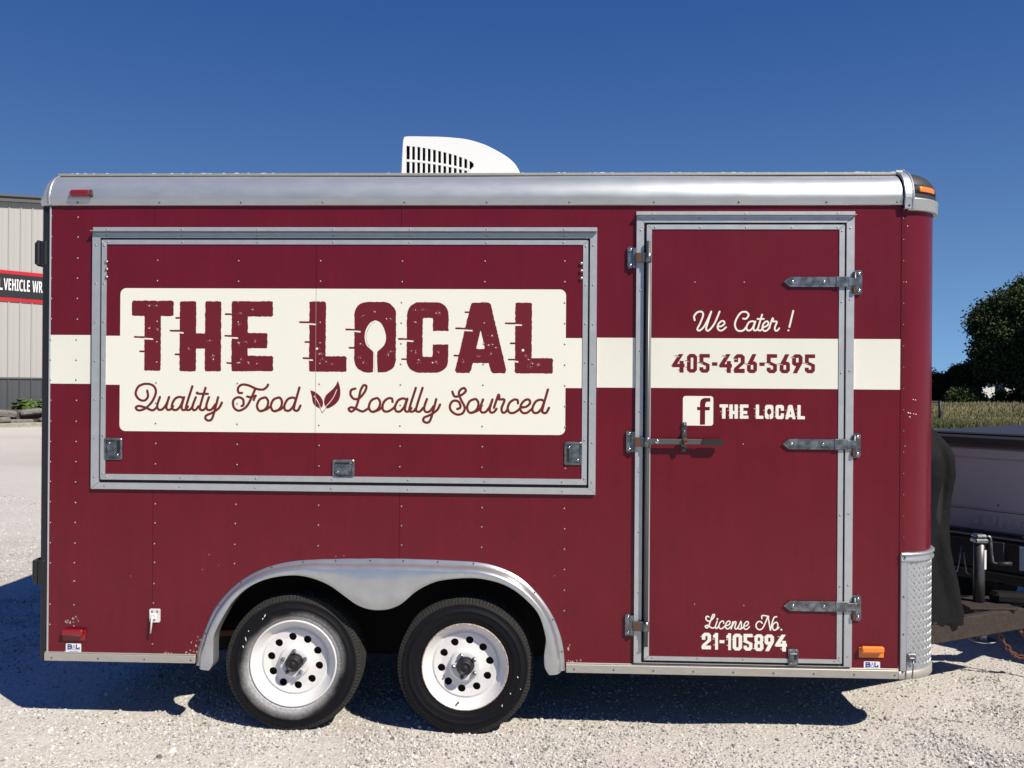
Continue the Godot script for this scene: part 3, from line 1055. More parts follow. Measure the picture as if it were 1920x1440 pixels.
func bolt(st: SurfaceTool, p: Vector3, r: float, h: float) -> void:
	lathe(st, [Vector2(r, 0), Vector2(r * 0.92, h * 0.5), Vector2(r * 0.6, h * 0.9), Vector2(0.0001, h)], 10, Transform3D(Basis(), p))

var fend_o := PackedVector2Array()
var fend_i := PackedVector2Array()
var XL := -2.4667
var XS := 1.7150
var YB := 2.5905          # lower edge of the roof rail
var YS := 0.352           # upper edge of the sill
var XR := 1.9450

func build_trailer() -> void:
	var o := thing("food_trailer", "maroon food trailer with a cream stripe, serving hatch, side door and two white wheels", "food trailer", Vector3(-0.3, 0, -1.06))
	fend_o = smooth_path(metres("-1707,313 -1705,354 -1699,389 -1685,434 -1661,498 -1612,603 -1527,702 -1443,763 -1348,807 -1233,835 -1114,846 -1044,849 -995,851 -945,853 -896,853 -851,855 -806,856 -762,855 -717,856 -673,856 -628,855 -569,854 -490,852 -304,843 -186,813 -88,759 -4,674 55,585 90,500 105,437 110,398 113,359 115,323"), 6)
	fend_i = smooth_path(metres("-1624,307 -1605,339 -1604,393 -1603,437 -1597,486 -1560,563 -1507,647 -1441,709 -1364,750 -1276,772 -1187,777 -1108,762 -1029,729 -961,682 -902,641 -848,620 -794,615 -740,621 -692,640 -658,666 -617,703 -561,737 -483,765 -338,778 -222,761 -139,726 -64,666 -11,599 20,495 16,438 13,399 17,351 37,317"), 6)
	build_walls(o)
	build_hatch(o)
	build_door(o)
	build_rail(o)
	build_corner(o)
	build_fender(o)
	build_wheels(o)
	build_lamps(o)
	build_air_conditioner(o)
	build_tongue(o)

func build_walls(o: Node3D) -> void:
	# opening above the wheels
	var hole := PackedVector2Array()
	for i in fend_o.size(): hole.append(fend_o[i].lerp(fend_i[i], 0.5))
	hole.insert(0, Vector2(hole[0].x, 0.1))
	hole.append(Vector2(hole[hole.size() - 1].x, 0.1))
	var seams := [XL + 0.008, -1.9328, -0.7024, 0.4643, XS]
	var names := [at_z("-2459,2540 -2458,2436 -2458,2330 -2458,2228 -2457,2127 -2457,2026 -2457,1925 -2457,1821 -2457,1720 -2457,1619 -2456,1515 -2456,1414 -2456,1313 -2455,1215 -2455,1114 -2454,1010 -2454,909 -2453,808 -2452,603 -2452,502 -2324,2533 -2323,2434 -2324,2329 -2325,2229 -2325,2128 -2324,2025 -2326,1924 -2326,1822 -2326,1720 -2325,1620 -2326,1516 -2326,1415 -2326,1315 -2327,1214 -2326,1111 -2327,1012 -2328,909 -2330,811 -2330,721 -2330,602 -2330,496", 0.0),
		at_z("-1922,1110 -1923,1015 -1925,912 -1924,819 -1926,714 -1928,617 -1931,414 -1517,1112 -1519,1017 -1521,914 -1522,819 -1104,1112 -1104,1015 -1105,913", 0.0),
		at_z("-693,1112 -692,1017 -691,922 -296,1111 -297,1016 -297,916 106,1112 108,1012 108,913 108,814 109,713 109,613", 0.0),
		[]]
	for k in 4:
		var x0: float = seams[k] + 0.0008
		var x1: float = seams[k + 1] - 0.0008
		var y1 := YB + 0.02
		var pieces := Geometry2D.clip_polygons(PackedVector2Array([Vector2(x0, YS - 0.02), Vector2(x1, YS - 0.02), Vector2(x1, y1), Vector2(x0, y1)]), hole)
		var st := tool()
		for p in pieces: face(st, p, 0.0, 0.022)
		var w := part("side_panel", st, M.paint, o)
		if names[k].size(): rivets(w, names[k])
	# cream stripe on either side of hatch and door
	var ya := 1.9467
	var yb := 1.7038
	for e in [[XL + 0.009, -2.2509], [0.2596, 0.4458], [1.4897, XS - 0.001]]:
		var st := tool()
		slab(st, e[0], yb, e[1], ya, 0.0002, 0.0014)
		part("stripe", st, M.cream, o)
	rivets(o, at_z("-2457,1922 -2457,1821 -2457,1723 -2326,1923 -2326,1822 -2326,1724", 0.0014))
	# the closed body behind
	var b := tool()
	slab(b, XL, 0.34, XL + 0.02, YB + 0.05, -W, -0.023)
	slab(b, XL + 0.02, 0.34, XR, YB + 0.05, -W, -W + 0.02)
	slab(b, XR - 0.02, 0.34, XR, YB + 0.05, -W + RC, -RC)
	part("body", b, M.paint, o)
	var fl := tool()
	slab(fl, XL + 0.02, 0.322, XS, 0.348, -W + 0.02, -WELL)
	slab(fl, XS + 0.001, 0.322, XR - 0.03, 0.348, -W + RC, -RC)
	for e in [[XL + 0.02, -1.83], [0.26, XS]]: slab(fl, e[0], 0.322, e[1], 0.348, -WELL, -0.023)
	part("floor", fl, M.dark, o)
	var rf := tool()
	slab(rf, XR - 0.2, YB + 0.112, XR - 0.02, YB + 0.137, -W + RC, -RC)
	slab(rf, XL + 0.01, YB + 0.11, XS, YB + 0.135, -W + 0.06, -0.07, 0.01)
	part("roof", rf, M.rail, o)
	# wheel well
	var ww := tool()
	slab(ww, -1.85, 0.90, 0.28, 0.92, -WELL, -0.023)
	slab(ww, -1.85, 0.30, 0.28, 0.92, -WELL - 0.02, -WELL)
	slab(ww, -1.85, 0.33, -1.83, 0.9, -WELL, -0.023)
	slab(ww, 0.26, 0.33, 0.28, 0.9, -WELL, -0.023)
	part("wheel_well", ww, M.dark, o)
	# running gear
	var fr := tool()
	for z in [-WELL - 0.14, -W + WELL + 0.08]: slab(fr, XL + 0.05, 0.205, XR - 0.25, 0.30, z, z + 0.06)
	part("chassis_rail", fr, M.dark, o)
	for x in [-1.2151, -0.3681]:
		var ax := tool(false)
		tube(ax, [Vector3(x, 0.335, -0.12), Vector3(x, 0.335, -W + 0.12)], 0.035, 10)
		part("axle", ax, M.black, o)
	var br := tool()
	box(br, Vector3(-1.80, 0.40, -0.44), Vector3(-1.40, 0.43, -0.38), Transform3D(Basis(Vector3.BACK, 0.06), Vector3(0.03, 0.05, 0)))
	part("spring_hanger", br, M.rust_patch, o)
	# sill: two lengths of angle under the side
	for e in [[XL - 0.008, -1.7117, 0.324, 0.3571], [0.1197, XS, 0.3144, 0.3519]]:
		var st := tool()
		slab(st, e[0], e[2], e[1], e[3] + 0.004, -0.02, 0.010, 0.003)
		slab(st, e[0], e[3] + 0.0041, e[1], e[3] + 0.011, -0.02, 0.006, 0.002)
		var w := part("sill", st, M.sill, o)
		rivets(w, line(Vector2(e[0] + 0.04, (e[2] + e[3]) / 2), Vector2(e[1] - 0.02, (e[2] + e[3]) / 2), 4 if e[0] < -1 else 9, 0.010), 0.0045, 0.003, M.steel)
	# rear post with its angle and hinges
	strip("rear_post", -2.5049, 0.325, XL - 0.0005, YB, -0.075, -0.006, M.post, o)
	strip("corner_angle", XL, YS - 0.01, XL + 0.0085, YB, -0.02, 0.004, M.trim, o)
	for y in [2.3562, 0.7614, 1.4881]:
		if y > 1.2 and y < 1.9: continue
		var h := tool()
		box(h, Vector3(-2.5537, y - 0.057, -0.05), Vector3(-2.502, y + 0.057, -0.012), Transform3D(), 0.006)
		box(h, Vector3(-2.5401, y - 0.065, -0.06), Vector3(-2.5238, y + 0.065, -0.004), Transform3D(), 0.006)
		box(h, Vector3(-2.5183, y - 0.06, -0.03), Vector3(-2.4857, y + 0.06, -0.002), Transform3D(), 0.004)
		part("rear_hinge", h, M.black, o)
	# the stone stained flaking paint along the bottom edge
	var chips := tool()
	var r := RandomNumberGenerator.new()
	r.seed = 9
	for c in metres("-2327,379 -2356,368 -2381,362 -1865,372 -1844,367 -1752,371 -1725,380 -1710,406 -1704,438 132,368 156,360 190,358 132,433 -2341,520 -2322,533 -2363,511"):
		for k in 5:
			var q := PackedVector2Array()
			var s := r.randf_range(0.0012, 0.006)
			var p := c + Vector2(r.randfn(0, 0.011), r.randfn(0, 0.009))
			if p.y < YS - 0.005 and p.x > 0: p.y = YS - 0.004
			for i in 6: q.append(p + Vector2(cos(i * 1.05) * r.randf_range(0.4, 1.3), sin(i * 1.05) * r.randf_range(0.5, 1.8)) * s)
			face(chips, q, 0.0006 + 0.00002 * k)
	part("bare_spots", chips, M.dirt, o)
	var sc := tool()
	for c in metres("1752,1593 1782,1591 1797,1588 1762,1570 1779,1657 1792,1655 1752,1955 1769,1988 1775,2270 -2335,719 -2324,719 -1015,863 -975,866 62,783 -1600,810 -1649,862 -1680,787 -2043,750 473,1256"):
		var q := PackedVector2Array()
		if c.x > XS: continue
		for i in 5: q.append(c + Vector2(cos(i * 1.25) * r.randf_range(1, 4), sin(i * 1.25) * r.randf_range(0.5, 1.2)) * 0.0010)
		face(sc, q, 0.0007)
	part("scratches", sc, M.white, o)

func build_hatch(o: Node3D) -> void:
	var fz := 0.014
	# frame fixed to the wall
	var fr := shell("hatch_frame", o)
	var f := [-2.2418, 1.183, 0.2562, 2.4535]
	var g := [-2.203, 1.2145, 0.2226, 2.4294]
	frame("frame_strip", f[0], f[1], f[2], f[3], g[0], g[1], g[2], g[3], 0.0, fz, M.trim, fr)
	var dl := -2.2453
	var dr := 0.257
	strip("drip_rail", dl, f[3] + 0.0005, dr, f[3] + 0.030, 0.0, 0.006, M.trim, fr)
	strip("drip_edge", dl, f[3] + 0.0062, dr, f[3] + 0.0095, 0.006, 0.034, M.trim, fr)
	strip("gasket", g[0] + 0.0003, g[1] + 0.0003, g[2] - 0.0003, g[3] - 0.0003, 0.0004, 0.0024, M.gasket, fr)
	rivets(fr, line(Vector2(f[0] + 0.07, f[3] + 0.019), Vector2(f[2] - 0.16, f[3] + 0.019), 7, 0.006))
	rivets(fr, line(Vector2(f[0] + 0.07, f[3] - 0.016), Vector2(f[2] - 0.16, f[3] - 0.016), 7, fz))
	rivets(fr, line(Vector2(f[0] + 0.07, f[1] + 0.016), Vector2(f[2] - 0.16, f[1] + 0.016), 7, fz))
	for x in [f[0] + 0.018, f[2] - 0.018]: rivets(fr, line(Vector2(x, f[3] - 0.06), Vector2(x, f[1] + 0.06), 7, fz))
	# the leaf that swings up
	var l := [-2.1938, 1.2303, 0.2138, 2.4193]
	var i := [-2.1698, 1.2578, 0.1889, 2.397]
	var sm := -1.12
	var h := shell("serving_hatch", o)
	for e in [[l[0] + 0.001, sm - 0.0007], [sm + 0.0007, l[2] - 0.001]]:
		var st := tool()
		slab(st, e[0], l[1] + 0.001, e[1], l[3] - 0.001, 0.0026, 0.0105)
		part("hatch_panel", st, M.paint, h)
	frame("trim_strip", l[0], l[1], l[2], l[3], i[0], i[1], i[2], i[3], 0.0105, 0.0145, M.trim, h)
	rivets(h, line(Vector2(l[0] + 0.03, l[3] - 0.012), Vector2(l[2] - 0.12, l[3] - 0.012), 7, 0.0145))
	rivets(h, line(Vector2(l[0] + 0.03, l[1] + 0.013), Vector2(l[2] - 0.12, l[1] + 0.013), 7, 0.0145))
	for x in [l[0] + 0.012, l[2] - 0.012]: rivets(h, line(Vector2(x, l[3] - 0.03), Vector2(x, l[1] + 0.03), 7, 0.0145))
	rivets(h, at_z("-2169,2310 -2168,2273 -2168,2234 180,2306 181,2270 181,2234", 0.0145), 0.0085, 0.004)
	# rows of rivets down the leaf
	var sp := []
	for c in [[Vector2(-1.9136, 2.3172), Vector2(-1.9173, 1.3091)], [Vector2(-1.5074, 2.3153), Vector2(-1.5084, 1.3095)], [Vector2(-1.0996, 2.3165), Vector2(-1.1006, 1.3072)], [Vector2(-0.6952, 2.3154), Vector2(-0.701, 1.3076)], [Vector2(-0.2892, 2.3162), Vector2(-0.2976, 1.3093)], [Vector2(0.0989, 2.3169), Vector2(0.1089, 1.3084)]]:
		for p in line(c[0], c[1], 11, 0.0118): sp.append(p)
	rivets(h, sp)
	# the printed sign
	var sx := [-2.1698, 1.4711, 0.188, 2.1798]
	var ya := 1.9432
	var yb := 1.7003
	var x0 := -2.0994
	var x1 := 0.1075
	var out := PackedVector2Array()
	for p in round_rect(x0, sx[1], x1, sx[3], 0.030):
		out.append(p)
	# out starts at the right end of the top right arc and runs anticlockwise: put the two arms of the stripe in
	var shape := PackedVector2Array()
	var n := 7
	for k in range(0, n * 2): shape.append(out[k])
	for p in [Vector2(x0, ya), Vector2(sx[0], ya), Vector2(sx[0], yb), Vector2(x0, yb)]: shape.append(p)
	for k in range(n * 2, n * 4): shape.append(out[k])
	for p in [Vector2(x1, yb), Vector2(sx[2], yb), Vector2(sx[2], ya), Vector2(x1, ya)]: shape.append(p)
	var sh := Sheet.new(sx[0] * 1000, sx[1] * 1000, sx[2] * 1000, sx[3] * 1000, 2040.0 / ((sx[2] - sx[0]) * 1000), CREAM)
	the_local(sh, Transform2D(), MAROON, CREAM, true)
	var ink := Color(0.42, 0.14, 0.125)
	var w := 12.0
	for s in ["-1961,1672 -1957,1643 -1975,1623 -2002,1630 -2019,1657 -2005,1692 -1970,1706 -1932,1698 -1917,1667 -1935,1620 -1969,1585 -2002,1574 -2018,1587 -2002,1596 -1969,1588 -1934,1575 -1913,1590", "-1486,1664 -1503,1667 -1505,1690 -1486,1705 -1454,1702 -1413,1685 -1381,1682 -1363,1694 -1356,1706", "-1420,1685 -1441,1635 -1465,1595 -1500,1577 -1526,1593 -1528,1628 -1503,1643 -1480,1632 -1478,1606 -1487,1600", "-1459,1647 -1442,1644 -1417,1651", "-1420,1649 -1427,1630",
			"-923,1690 -943,1682 -946,1659 -928,1639 -902,1644 -876,1675 -868,1701 -882,1706 -897,1680 -907,1634 -922,1593 -943,1577 -955,1590 -940,1598 -917,1590 -886,1578 -859,1593", "-445,1678 -433,1655 -403,1661 -380,1681 -387,1696 -403,1690 -413,1671 -402,1638 -384,1602 -394,1574 -422,1567 -451,1586 -456,1612 -441,1633 -418,1632 -406,1615 -407,1600 -420,1594"]:
		sh.stroke(smooth_path(pts(s)), w, ink)
	for e in [["u", "-1913,1577"], ["a", "-1841,1577"], ["l", "-1775,1577"], ["i", "-1746,1577"], ["t", "-1705,1577"], ["y", "-1667,1578"],
			["o", "-1416,1577"], ["o", "-1347,1577"], ["d", "-1279,1578"],
			["o", "-861,1578"], ["c", "-794,1579"], ["a", "-731,1578"], ["l", "-665,1578"], ["l", "-632,1578"], ["y", "-586,1577"],
			["o", "-378,1577"], ["u", "-311,1577"], ["r", "-249,1577"], ["c", "-179,1577"], ["e", "-118,1577"], ["d", "-58,1577"]]:
		write(sh, e[0], e[1], 0.655, w, ink)
	sh.dot(pts("-1709,1662")[0], 8.0, ink)
	for e in [["-1146,1680 -1122,1672 -1097,1652 -1084,1630 -1083,1607 -1095,1592 -1118,1601 -1132,1618 -1138,1649", "-1127,1652 -1109,1627 -1095,1595"], ["-1009,1728 -999,1696 -997,1659 -1008,1627 -1034,1603 -1063,1591 -1074,1607 -1077,1630 -1066,1658 -1035,1686 -1018,1708", "-1015,1684 -1029,1650 -1052,1618 -1070,1601"]]:
		sh.fill([smooth_path(pts(e[0]), 4)], MAROON)
		sh.stroke(smooth_path(pts(e[1])), 3.6, CREAM)
	sh.stroke(pts("-1101,1599 -1086,1569 -1063,1597"), 2.6, MAROON)
	sh.stroke(pts("-1095,1598 -1085,1575 -1066,1598"), 2.2, CREAM)
	# seam of the two sheets shows through the print
	sh.im.fill_rect(Rect2i(int((sm * 1000 - sh.x0) * sh.k) - 1, 0, 2, sh.im.get_height()), Color(0.62, 0.60, 0.55))
	var st := tool()
	face(st, shape, 0.0118, 0.0, Rect2(sx[0], sx[1], sx[2] - sx[0], sx[3] - sx[1]))
	var vm := mat(0.95, 0.95, 0.95, 0.38)
	vm.albedo_texture = sh.texture()
	part("printed_sign", st, vm, h)
	# paddle latches
	for e in [[-2.175, 1.3289, -2.0836, 1.4372, 1.0, 0], [0.104, 1.3266, 0.1905, 1.4392, -1.0, 0], [-1.0327, 1.2533, -0.9234, 1.3422, 0.0, 1]]:
		paddle_latch(h, e[0], e[1], e[2], e[3], e[4], e[5] == 1)

func paddle_latch(h: Node3D, x0: float, y0: float, x1: float, y1: float, side: float, wide: bool) -> void:
	var st := tool()
	var z := 0.0106
	var outer := round_rect(x0, y0, x1, y1, 0.010, 5)
	var lip := round_rect(x0 + 0.003, y0 + 0.003, x1 - 0.003, y1 - 0.003, 0.009, 5)
	var edge := round_rect(x0 + 0.009, y0 + 0.009, x1 - 0.009, y1 - 0.009, 0.006, 5)
	var rows := []
	for e in [[outer, z], [outer, z + 0.005], [lip, z + 0.008], [edge, z + 0.007], [edge, z + 0.0008]]:
		var row := PackedVector3Array()
		for p in e[0]: row.append(Vector3(p.x, p.y, e[1]))
		rows.append(row)
	sheet(st, rows, true)
	face(st, edge, z + 0.001)
	var b := part("latch", st, M.zinc, h)
	var pd := tool()
	if wide: slab(pd, x0 + 0.013, y0 + 0.012, x1 - 0.016, y1 - 0.036, z + 0.001, z + 0.006, 0.002)
	elif side > 0: slab(pd, x0 + 0.014, y0 + 0.013, x1 - 0.034, y1 - 0.014, z + 0.001, z + 0.006, 0.002)
	else: slab(pd, x0 + 0.034, y0 + 0.013, x1 - 0.012, y1 - 0.014, z + 0.001, z + 0.006, 0.002)
	part("paddle", pd, M.zinc, h)
	var dk := tool()
	if wide: slab(dk, x0 + 0.014, y1 - 0.024, x1 - 0.026, y1 - 0.016, z + 0.001, z + 0.0022)
	elif side > 0: slab(dk, x1 - 0.028, y0 + 0.035, x1 - 0.014, y1 - 0.014, z + 0.001, z + 0.0022)
	else: slab(dk, x0 + 0.013, y0 + 0.016, x0 + 0.026, y1 - 0.036, z + 0.001, z + 0.0022)
	part("latch_slot", dk, M.gasket, h)
	var bt := tool(false)
	if wide:
		bolt(bt, Vector3(x0 + 0.026, y0 + 0.026, z + 0.006), 0.006, 0.005)
		bolt(bt, Vector3(x1 - 0.018, y1 - 0.018, z + 0.001), 0.005, 0.005)
	else:
		bolt(bt, Vector3((x0 + 0.028) if side > 0 else (x0 + 0.024), y1 - 0.027, z + 0.006), 0.006, 0.005)
		bolt(bt, Vector3((x1 - 0.02) if side > 0 else (x1 - 0.022), y0 + 0.024, z + 0.006), 0.006, 0.005)
	part("latch_bolt", bt, M.chrome, h)

func build_door(o: Node3D) -> void:
	var fz := 0.014
	var fr := shell("door_frame", o)
	var f := [0.4472, 0.3695, 1.4892, 2.5384]
	var g := [0.4828, 0.3738, 1.4521, 2.5054]
	frame("frame_strip", f[0], f[1], f[2], f[3], g[0], g[1] - 0.002, g[2], g[3], 0.0, fz, M.trim, fr)
	strip("drip_rail", f[0] - 0.003, f[3] + 0.0005, f[2] + 0.006, f[3] + 0.0225, 0.0, 0.008, M.trim, fr)
	strip("drip_edge", f[0] - 0.003, f[3] + 0.0008, f[2] + 0.006, f[3] + 0.0040, 0.008, 0.032, M.trim, fr)
	strip("gasket", g[0] + 0.0003, g[1] + 0.0003, g[2] - 0.0003, g[3] - 0.0003, 0.0004, 0.0024, M.gasket, fr)
	rivets(fr, line(Vector2(f[0] + 0.08, f[3] + 0.012), Vector2(f[2] - 0.075, f[3] + 0.012), 3, 0.008))
	rivets(fr, line(Vector2(f[0] + 0.08, f[3] - 0.017), Vector2(f[2] - 0.08, f[3] - 0.017), 5, fz))
	rivets(fr, line(Vector2(f[0] + 0.02, f[3] - 0.07), Vector2(f[0] + 0.02, f[1] + 0.05), 8, fz))
	rivets(fr, line(Vector2(f[2] - 0.02, f[3] - 0.06), Vector2(f[2] - 0.02, f[1] + 0.05), 7, fz))
	var d := shell("side_door", o)
	var l := [0.496, 0.3847, 1.4427, 2.4952]
	var i := [0.5205, 0.4045, 1.4176, 2.4725]
	var st := tool()
	slab(st, l[0] + 0.001, l[1] + 0.001, l[2] - 0.001, l[3] - 0.001, 0.0026, 0.0105)
	part("door_panel", st, M.paint, d)
	frame("trim_strip", l[0], l[1], l[2], l[3], i[0], i[1], i[2], i[3], 0.0105, 0.0145, M.trim, d)
	rivets(d, line(Vector2(l[0] + 0.04, l[3] - 0.013), Vector2(l[2] - 0.035, l[3] - 0.013), 5, 0.0145))
	rivets(d, line(Vector2(l[0] + 0.04, l[1] + 0.013), Vector2(l[2] - 0.035, l[1] + 0.013), 5, 0.0145))
	rivets(d, line(Vector2(l[2] - 0.013, l[3] - 0.03), Vector2(l[2] - 0.013, l[1] + 0.03), 7, 0.0145))
	rivets(d, at_z("729,2217 965,2217 738,658 974,656 966,1435", 0.0105), 0.0036)
	strip("stripe", i[0] + 0.0005, 1.704, i[2] - 0.0005, 1.9459, 0.0107, 0.0117, M.cream, d)
	# lettering
	var clear := Color(CREAM.r, CREAM.g, CREAM.b, 0.0)
	var a := pts("717,1974 1211,2088")
	var sh := Sheet.new(a[0].x, a[0].y, a[1].x, a[1].y, 2.0, clear)
	for s in ["730,2033 727,2052 742,2071 763,2074 770,2057 756,2018 743,1990 755,1984 779,2009 809,2075", "809,2075 794,2026 785,1991 798,1984 825,2018 849,2075", "962,2042 977,2042 988,2060 975,2074 951,2070 930,2040 923,2010 935,1985 961,1984 978,2002", "1201,2080 1183,2002", "1178,1986 1179,1986"]:
		sh.stroke(smooth_path(pts(s)), 8.4, CREAM)
	for e in [["e", "836,1984"], ["a", "975,1984"], ["t", "1027,1984"], ["e", "1051,1983", 0.86], ["r", "1082,1983"]]:
		write(sh, e[0], e[1], 0.455, 8.0, CREAM, e[2] if e.size() > 2 else 1.0)
	decal("lettering", sh, 0.0109, d)
	a = pts("611,1767 1314,1883")
	clear = Color(0.40, 0.075, 0.10, 0.0)
	sh = Sheet.new(a[0].x, a[0].y, a[1].x, a[1].y, 2.0, clear)
	var red := Color(0.42, 0.07, 0.095)
	for e in [["4", "623,1869 682,1779"], ["0", "694,1870 742,1779"], ["5", "754,1870 804,1779"], ["-", "814,1868 840,1778"], ["4", "850,1870 909,1779"], ["2", "920,1870 971,1779"], ["6", "982,1871 1030,1779"], ["-", "1041,1868 1066,1779"], ["5", "1076,1871 1126,1779"], ["6", "1138,1871 1187,1779"], ["9", "1197,1871 1247,1779"], ["5", "1258,1871 1307,1780"]]:
		digit(sh, e[0], e[1], red)
	for s in ["635,1860 651,1860", "619,1813 632,1812", "651,1792 660,1792", "685,1837 697,1837", "688,1805 697,1805", "746,1828 765,1828", "750,1859 756,1859", "862,1861 878,1861", "847,1813 858,1813", "879,1792 887,1792", "915,1850 927,1849", "917,1791 924,1791", "972,1823 989,1822", "1064,1828 1085,1828", "1128,1824 1147,1823", "1191,1856 1202,1856", "1209,1793 1217,1793", "1249,1828 1264,1828"]:
		sh.stroke(pts(s), 3.0, red)
	for s in ["643,1857 656,1856", "694,1834 703,1833", "757,1827 769,1825", "870,1857 882,1856", "921,1846 933,1845", "979,1819 994,1820", "1077,1826 1092,1824", "1138,1820 1151,1821", "1198,1855 1208,1854", "1259,1828 1272,1826"]:
		sh.stroke(pts(s), 2.6, clear)
	decal("phone_number", sh, 0.0121, d)
	a = pts("671,1515 1267,1677")
	clear = Color(CREAM.r, CREAM.g, CREAM.b, 0.0)
	sh = Sheet.new(a[0].x, a[0].y, a[1].x, a[1].y, 2.0, clear)
	sh.fill([corners("676,1666 822,1523", 13.0)], CREAM)
	sh.fill([smooth_path(pts("758,1613 758,1632 762,1647 775,1656 792,1657 807,1657"), 4) + pts("808,1639") + smooth_path(pts("796,1639 788,1637 784,1628 783,1614"), 4) + pts("806,1614 804,1597 783,1597 783,1528 758,1527 758,1597 744,1598 744,1614")], clear)
	var b0 := pts("-2041,2118")[0]
	var b1 := pts("45,1770")[0]
	var c0 := pts("852,1627")[0]
	var c1 := pts("1260,1558")[0]
	var t := Transform2D(Vector2((c1.x - c0.x) / (b1.x - b0.x), 0), Vector2(0, (c1.y - c0.y) / (b1.y - b0.y)), Vector2.ZERO)
	t.origin = c0 - t * b0
	the_local(sh, t, CREAM, clear, false)
	decal("logo_and_name", sh, 0.0109, d)
	a = pts("768,424 1183,624")
	sh = Sheet.new(a[0].x, a[0].y, a[1].x, a[1].y, 2.4, clear)
	for s in ["808,599 797,601 794,588 805,578 819,583 832,599 834,610 826,608 816,580 808,557 799,545 791,552 799,558 811,552 825,545 839,550", "1062,595 1061,607 1071,610 1088,607 1094,605", "1063,573 1056,580 1043,579 1034,565 1037,550 1051,541 1066,550 1078,575 1091,607", "1091,607 1097,570 1103,540", "1103,540 1111,576 1120,601 1132,605"]:
		sh.stroke(smooth_path(pts(s)), 6.4, CREAM)
	for e in [["i", "834,543"], ["c", "854,543"], ["e", "885,543"], ["n", "915,542"], ["s", "946,542"], ["e", "973,542"], ["o", "1110,541"]]:
		write(sh, e[0], e[1], 0.37, 6.0, CREAM, 0.82)
	sh.dot(pts("849,589")[0], 4.5, CREAM)
	sh.dot(pts("1155,543")[0], 4.5, CREAM)
	for e in [["2", "775,522 819,442"], ["1", "827,522 856,441"], ["-", "860,522 883,441"], ["1", "891,521 918,440"], ["0", "923,520 967,439"], ["5", "975,520 1018,439"], ["8", "1026,519 1070,438"], ["9", "1075,519 1120,438"], ["4", "1127,519 1181,438"]]:
		digit(sh, e[0], e[1], CREAM)
	for s in ["769,503 779,503", "772,453 780,453", "826,492 836,492", "830,464 838,464", "892,490 902,490", "895,463 902,463", "919,492 925,492", "968,482 981,482", "971,509 977,509", "1019,508 1029,508", "1021,449 1030,449", "1070,506 1080,506", "1083,449 1091,450", "1138,509 1147,509", "1123,468 1132,467", "1152,450 1160,450"]:
		sh.stroke(pts(s), 2.6, CREAM)
	decal("license_number", sh, 0.0109, d)
	# strap hinges
	for e in [[1.1521, 2.1954, 1.4958, 2.2428, 1.4774, 2.1594, 1.5278, 2.2771], [1.1524, 1.4137, 1.4935, 1.4636, 1.4802, 1.3755, 1.5256, 1.4931], [1.1628, 0.6363, 1.5038, 0.6849, 1.4855, 0.5919, 1.5334, 0.7146]]:
		strap_hinge(d, e[0], e[1], e[2], e[3], e[4], e[5], e[6], e[7])
	# lock rod, its brackets and the hasp
	var rx := 0.5024
	st = tool(false)
	tube(st, [Vector3(rx, 2.4126, 0.031), Vector3(rx, 0.4563, 0.031)], 0.0105, 14)
	part("lock_rod", st, M.rod, d)
	for v in [2.3342, 1.4422, 0.5532]: rod_bracket(d, rx, v)
	var hy := 1.4451
	st = tool()
	var hx0 := rx
	var hx1 := 0.7637
	var hx2 := 0.865
	box(st, Vector3(hx0, hy - 0.012, 0.040), Vector3(hx1, hy + 0.014, 0.046), Transform3D(Basis(Vector3.BACK, 0.0), Vector3.ZERO), 0.002)
	part("door_handle", st, M.rod, d)
	st = tool()
	face(st, round_rect(hx1 - 0.002, hy - 0.015, hx2, hy + 0.014, 0.0135), 0.053, 0.014)
	part("handle_grip", st, M.grip, d)
	st = tool(false)
	bolt(st, Vector3(0.5476, hy + 0.001, 0.046), 0.011, 0.006)
	part("handle_bolt", st, M.chrome, d)
	var kx := 0.681
	st = tool()
	slab(st, kx - 0.013, 1.3949, kx + 0.013, 1.5388, 0.0107, 0.016, 0.003)
	box(st, Vector3(kx - 0.012, hy + 0.012, 0.016), Vector3(kx + 0.012, hy + 0.045, 0.030), Transform3D(), 0.004)
	part("hasp", st, M.steel, d)
	st = tool()
	box(st, Vector3(kx - 0.013, hy + 0.002, 0.030), Vector3(kx + 0.013, hy + 0.018, 0.062), Transform3D(), 0.004)
	box(st, Vector3(kx - 0.010, hy - 0.016, 0.046), Vector3(kx + 0.010, hy + 0.004, 0.060), Transform3D(), 0.004)
	part("hasp_tongue", st, M.rust_patch, d)
	st = tool(false)
	for y in [1.526, 1.4926, 1.4091]: bolt(st, Vector3(kx, y, 0.016), 0.010, 0.009)
	part("hasp_bolt", st, M.steel, d)
	# keeper at the foot of the door
	keeper(d, [1.1861, 0.374, 1.2343, 0.4534], 0.0146)

func keeper(p: Node3D, e: Array, z: float) -> void:
	var st := tool()
	face(st, round_rect(e[0], e[1], e[2], e[3], 0.006), z + 0.004, 0.004)
	var cx: float = (e[0] + e[2]) / 2
	var cy: float = (e[1] + e[3]) / 2
	box(st, Vector3(e[0] + 0.004, cy - 0.018, z + 0.004), Vector3(e[2] - 0.004, cy + 0.020, z + 0.012), Transform3D(), 0.006)
	part("keeper", st, M.zinc, p)
	st = tool()
	slab(st, cx + 0.002, cy - 0.012, cx + 0.013, cy + 0.014, z + 0.012, z + 0.0135)
	part("keyhole", st, M.gasket, p)
	rivets(p, [Vector3(e[0] + 0.010, e[3] - 0.008, z + 0.004), Vector3(e[2] - 0.010, e[3] - 0.008, z + 0.004), Vector3(e[0] + 0.012, e[1] + 0.008, z + 0.004), Vector3(e[2] - 0.012, e[1] + 0.008, z + 0.004)], 0.005)

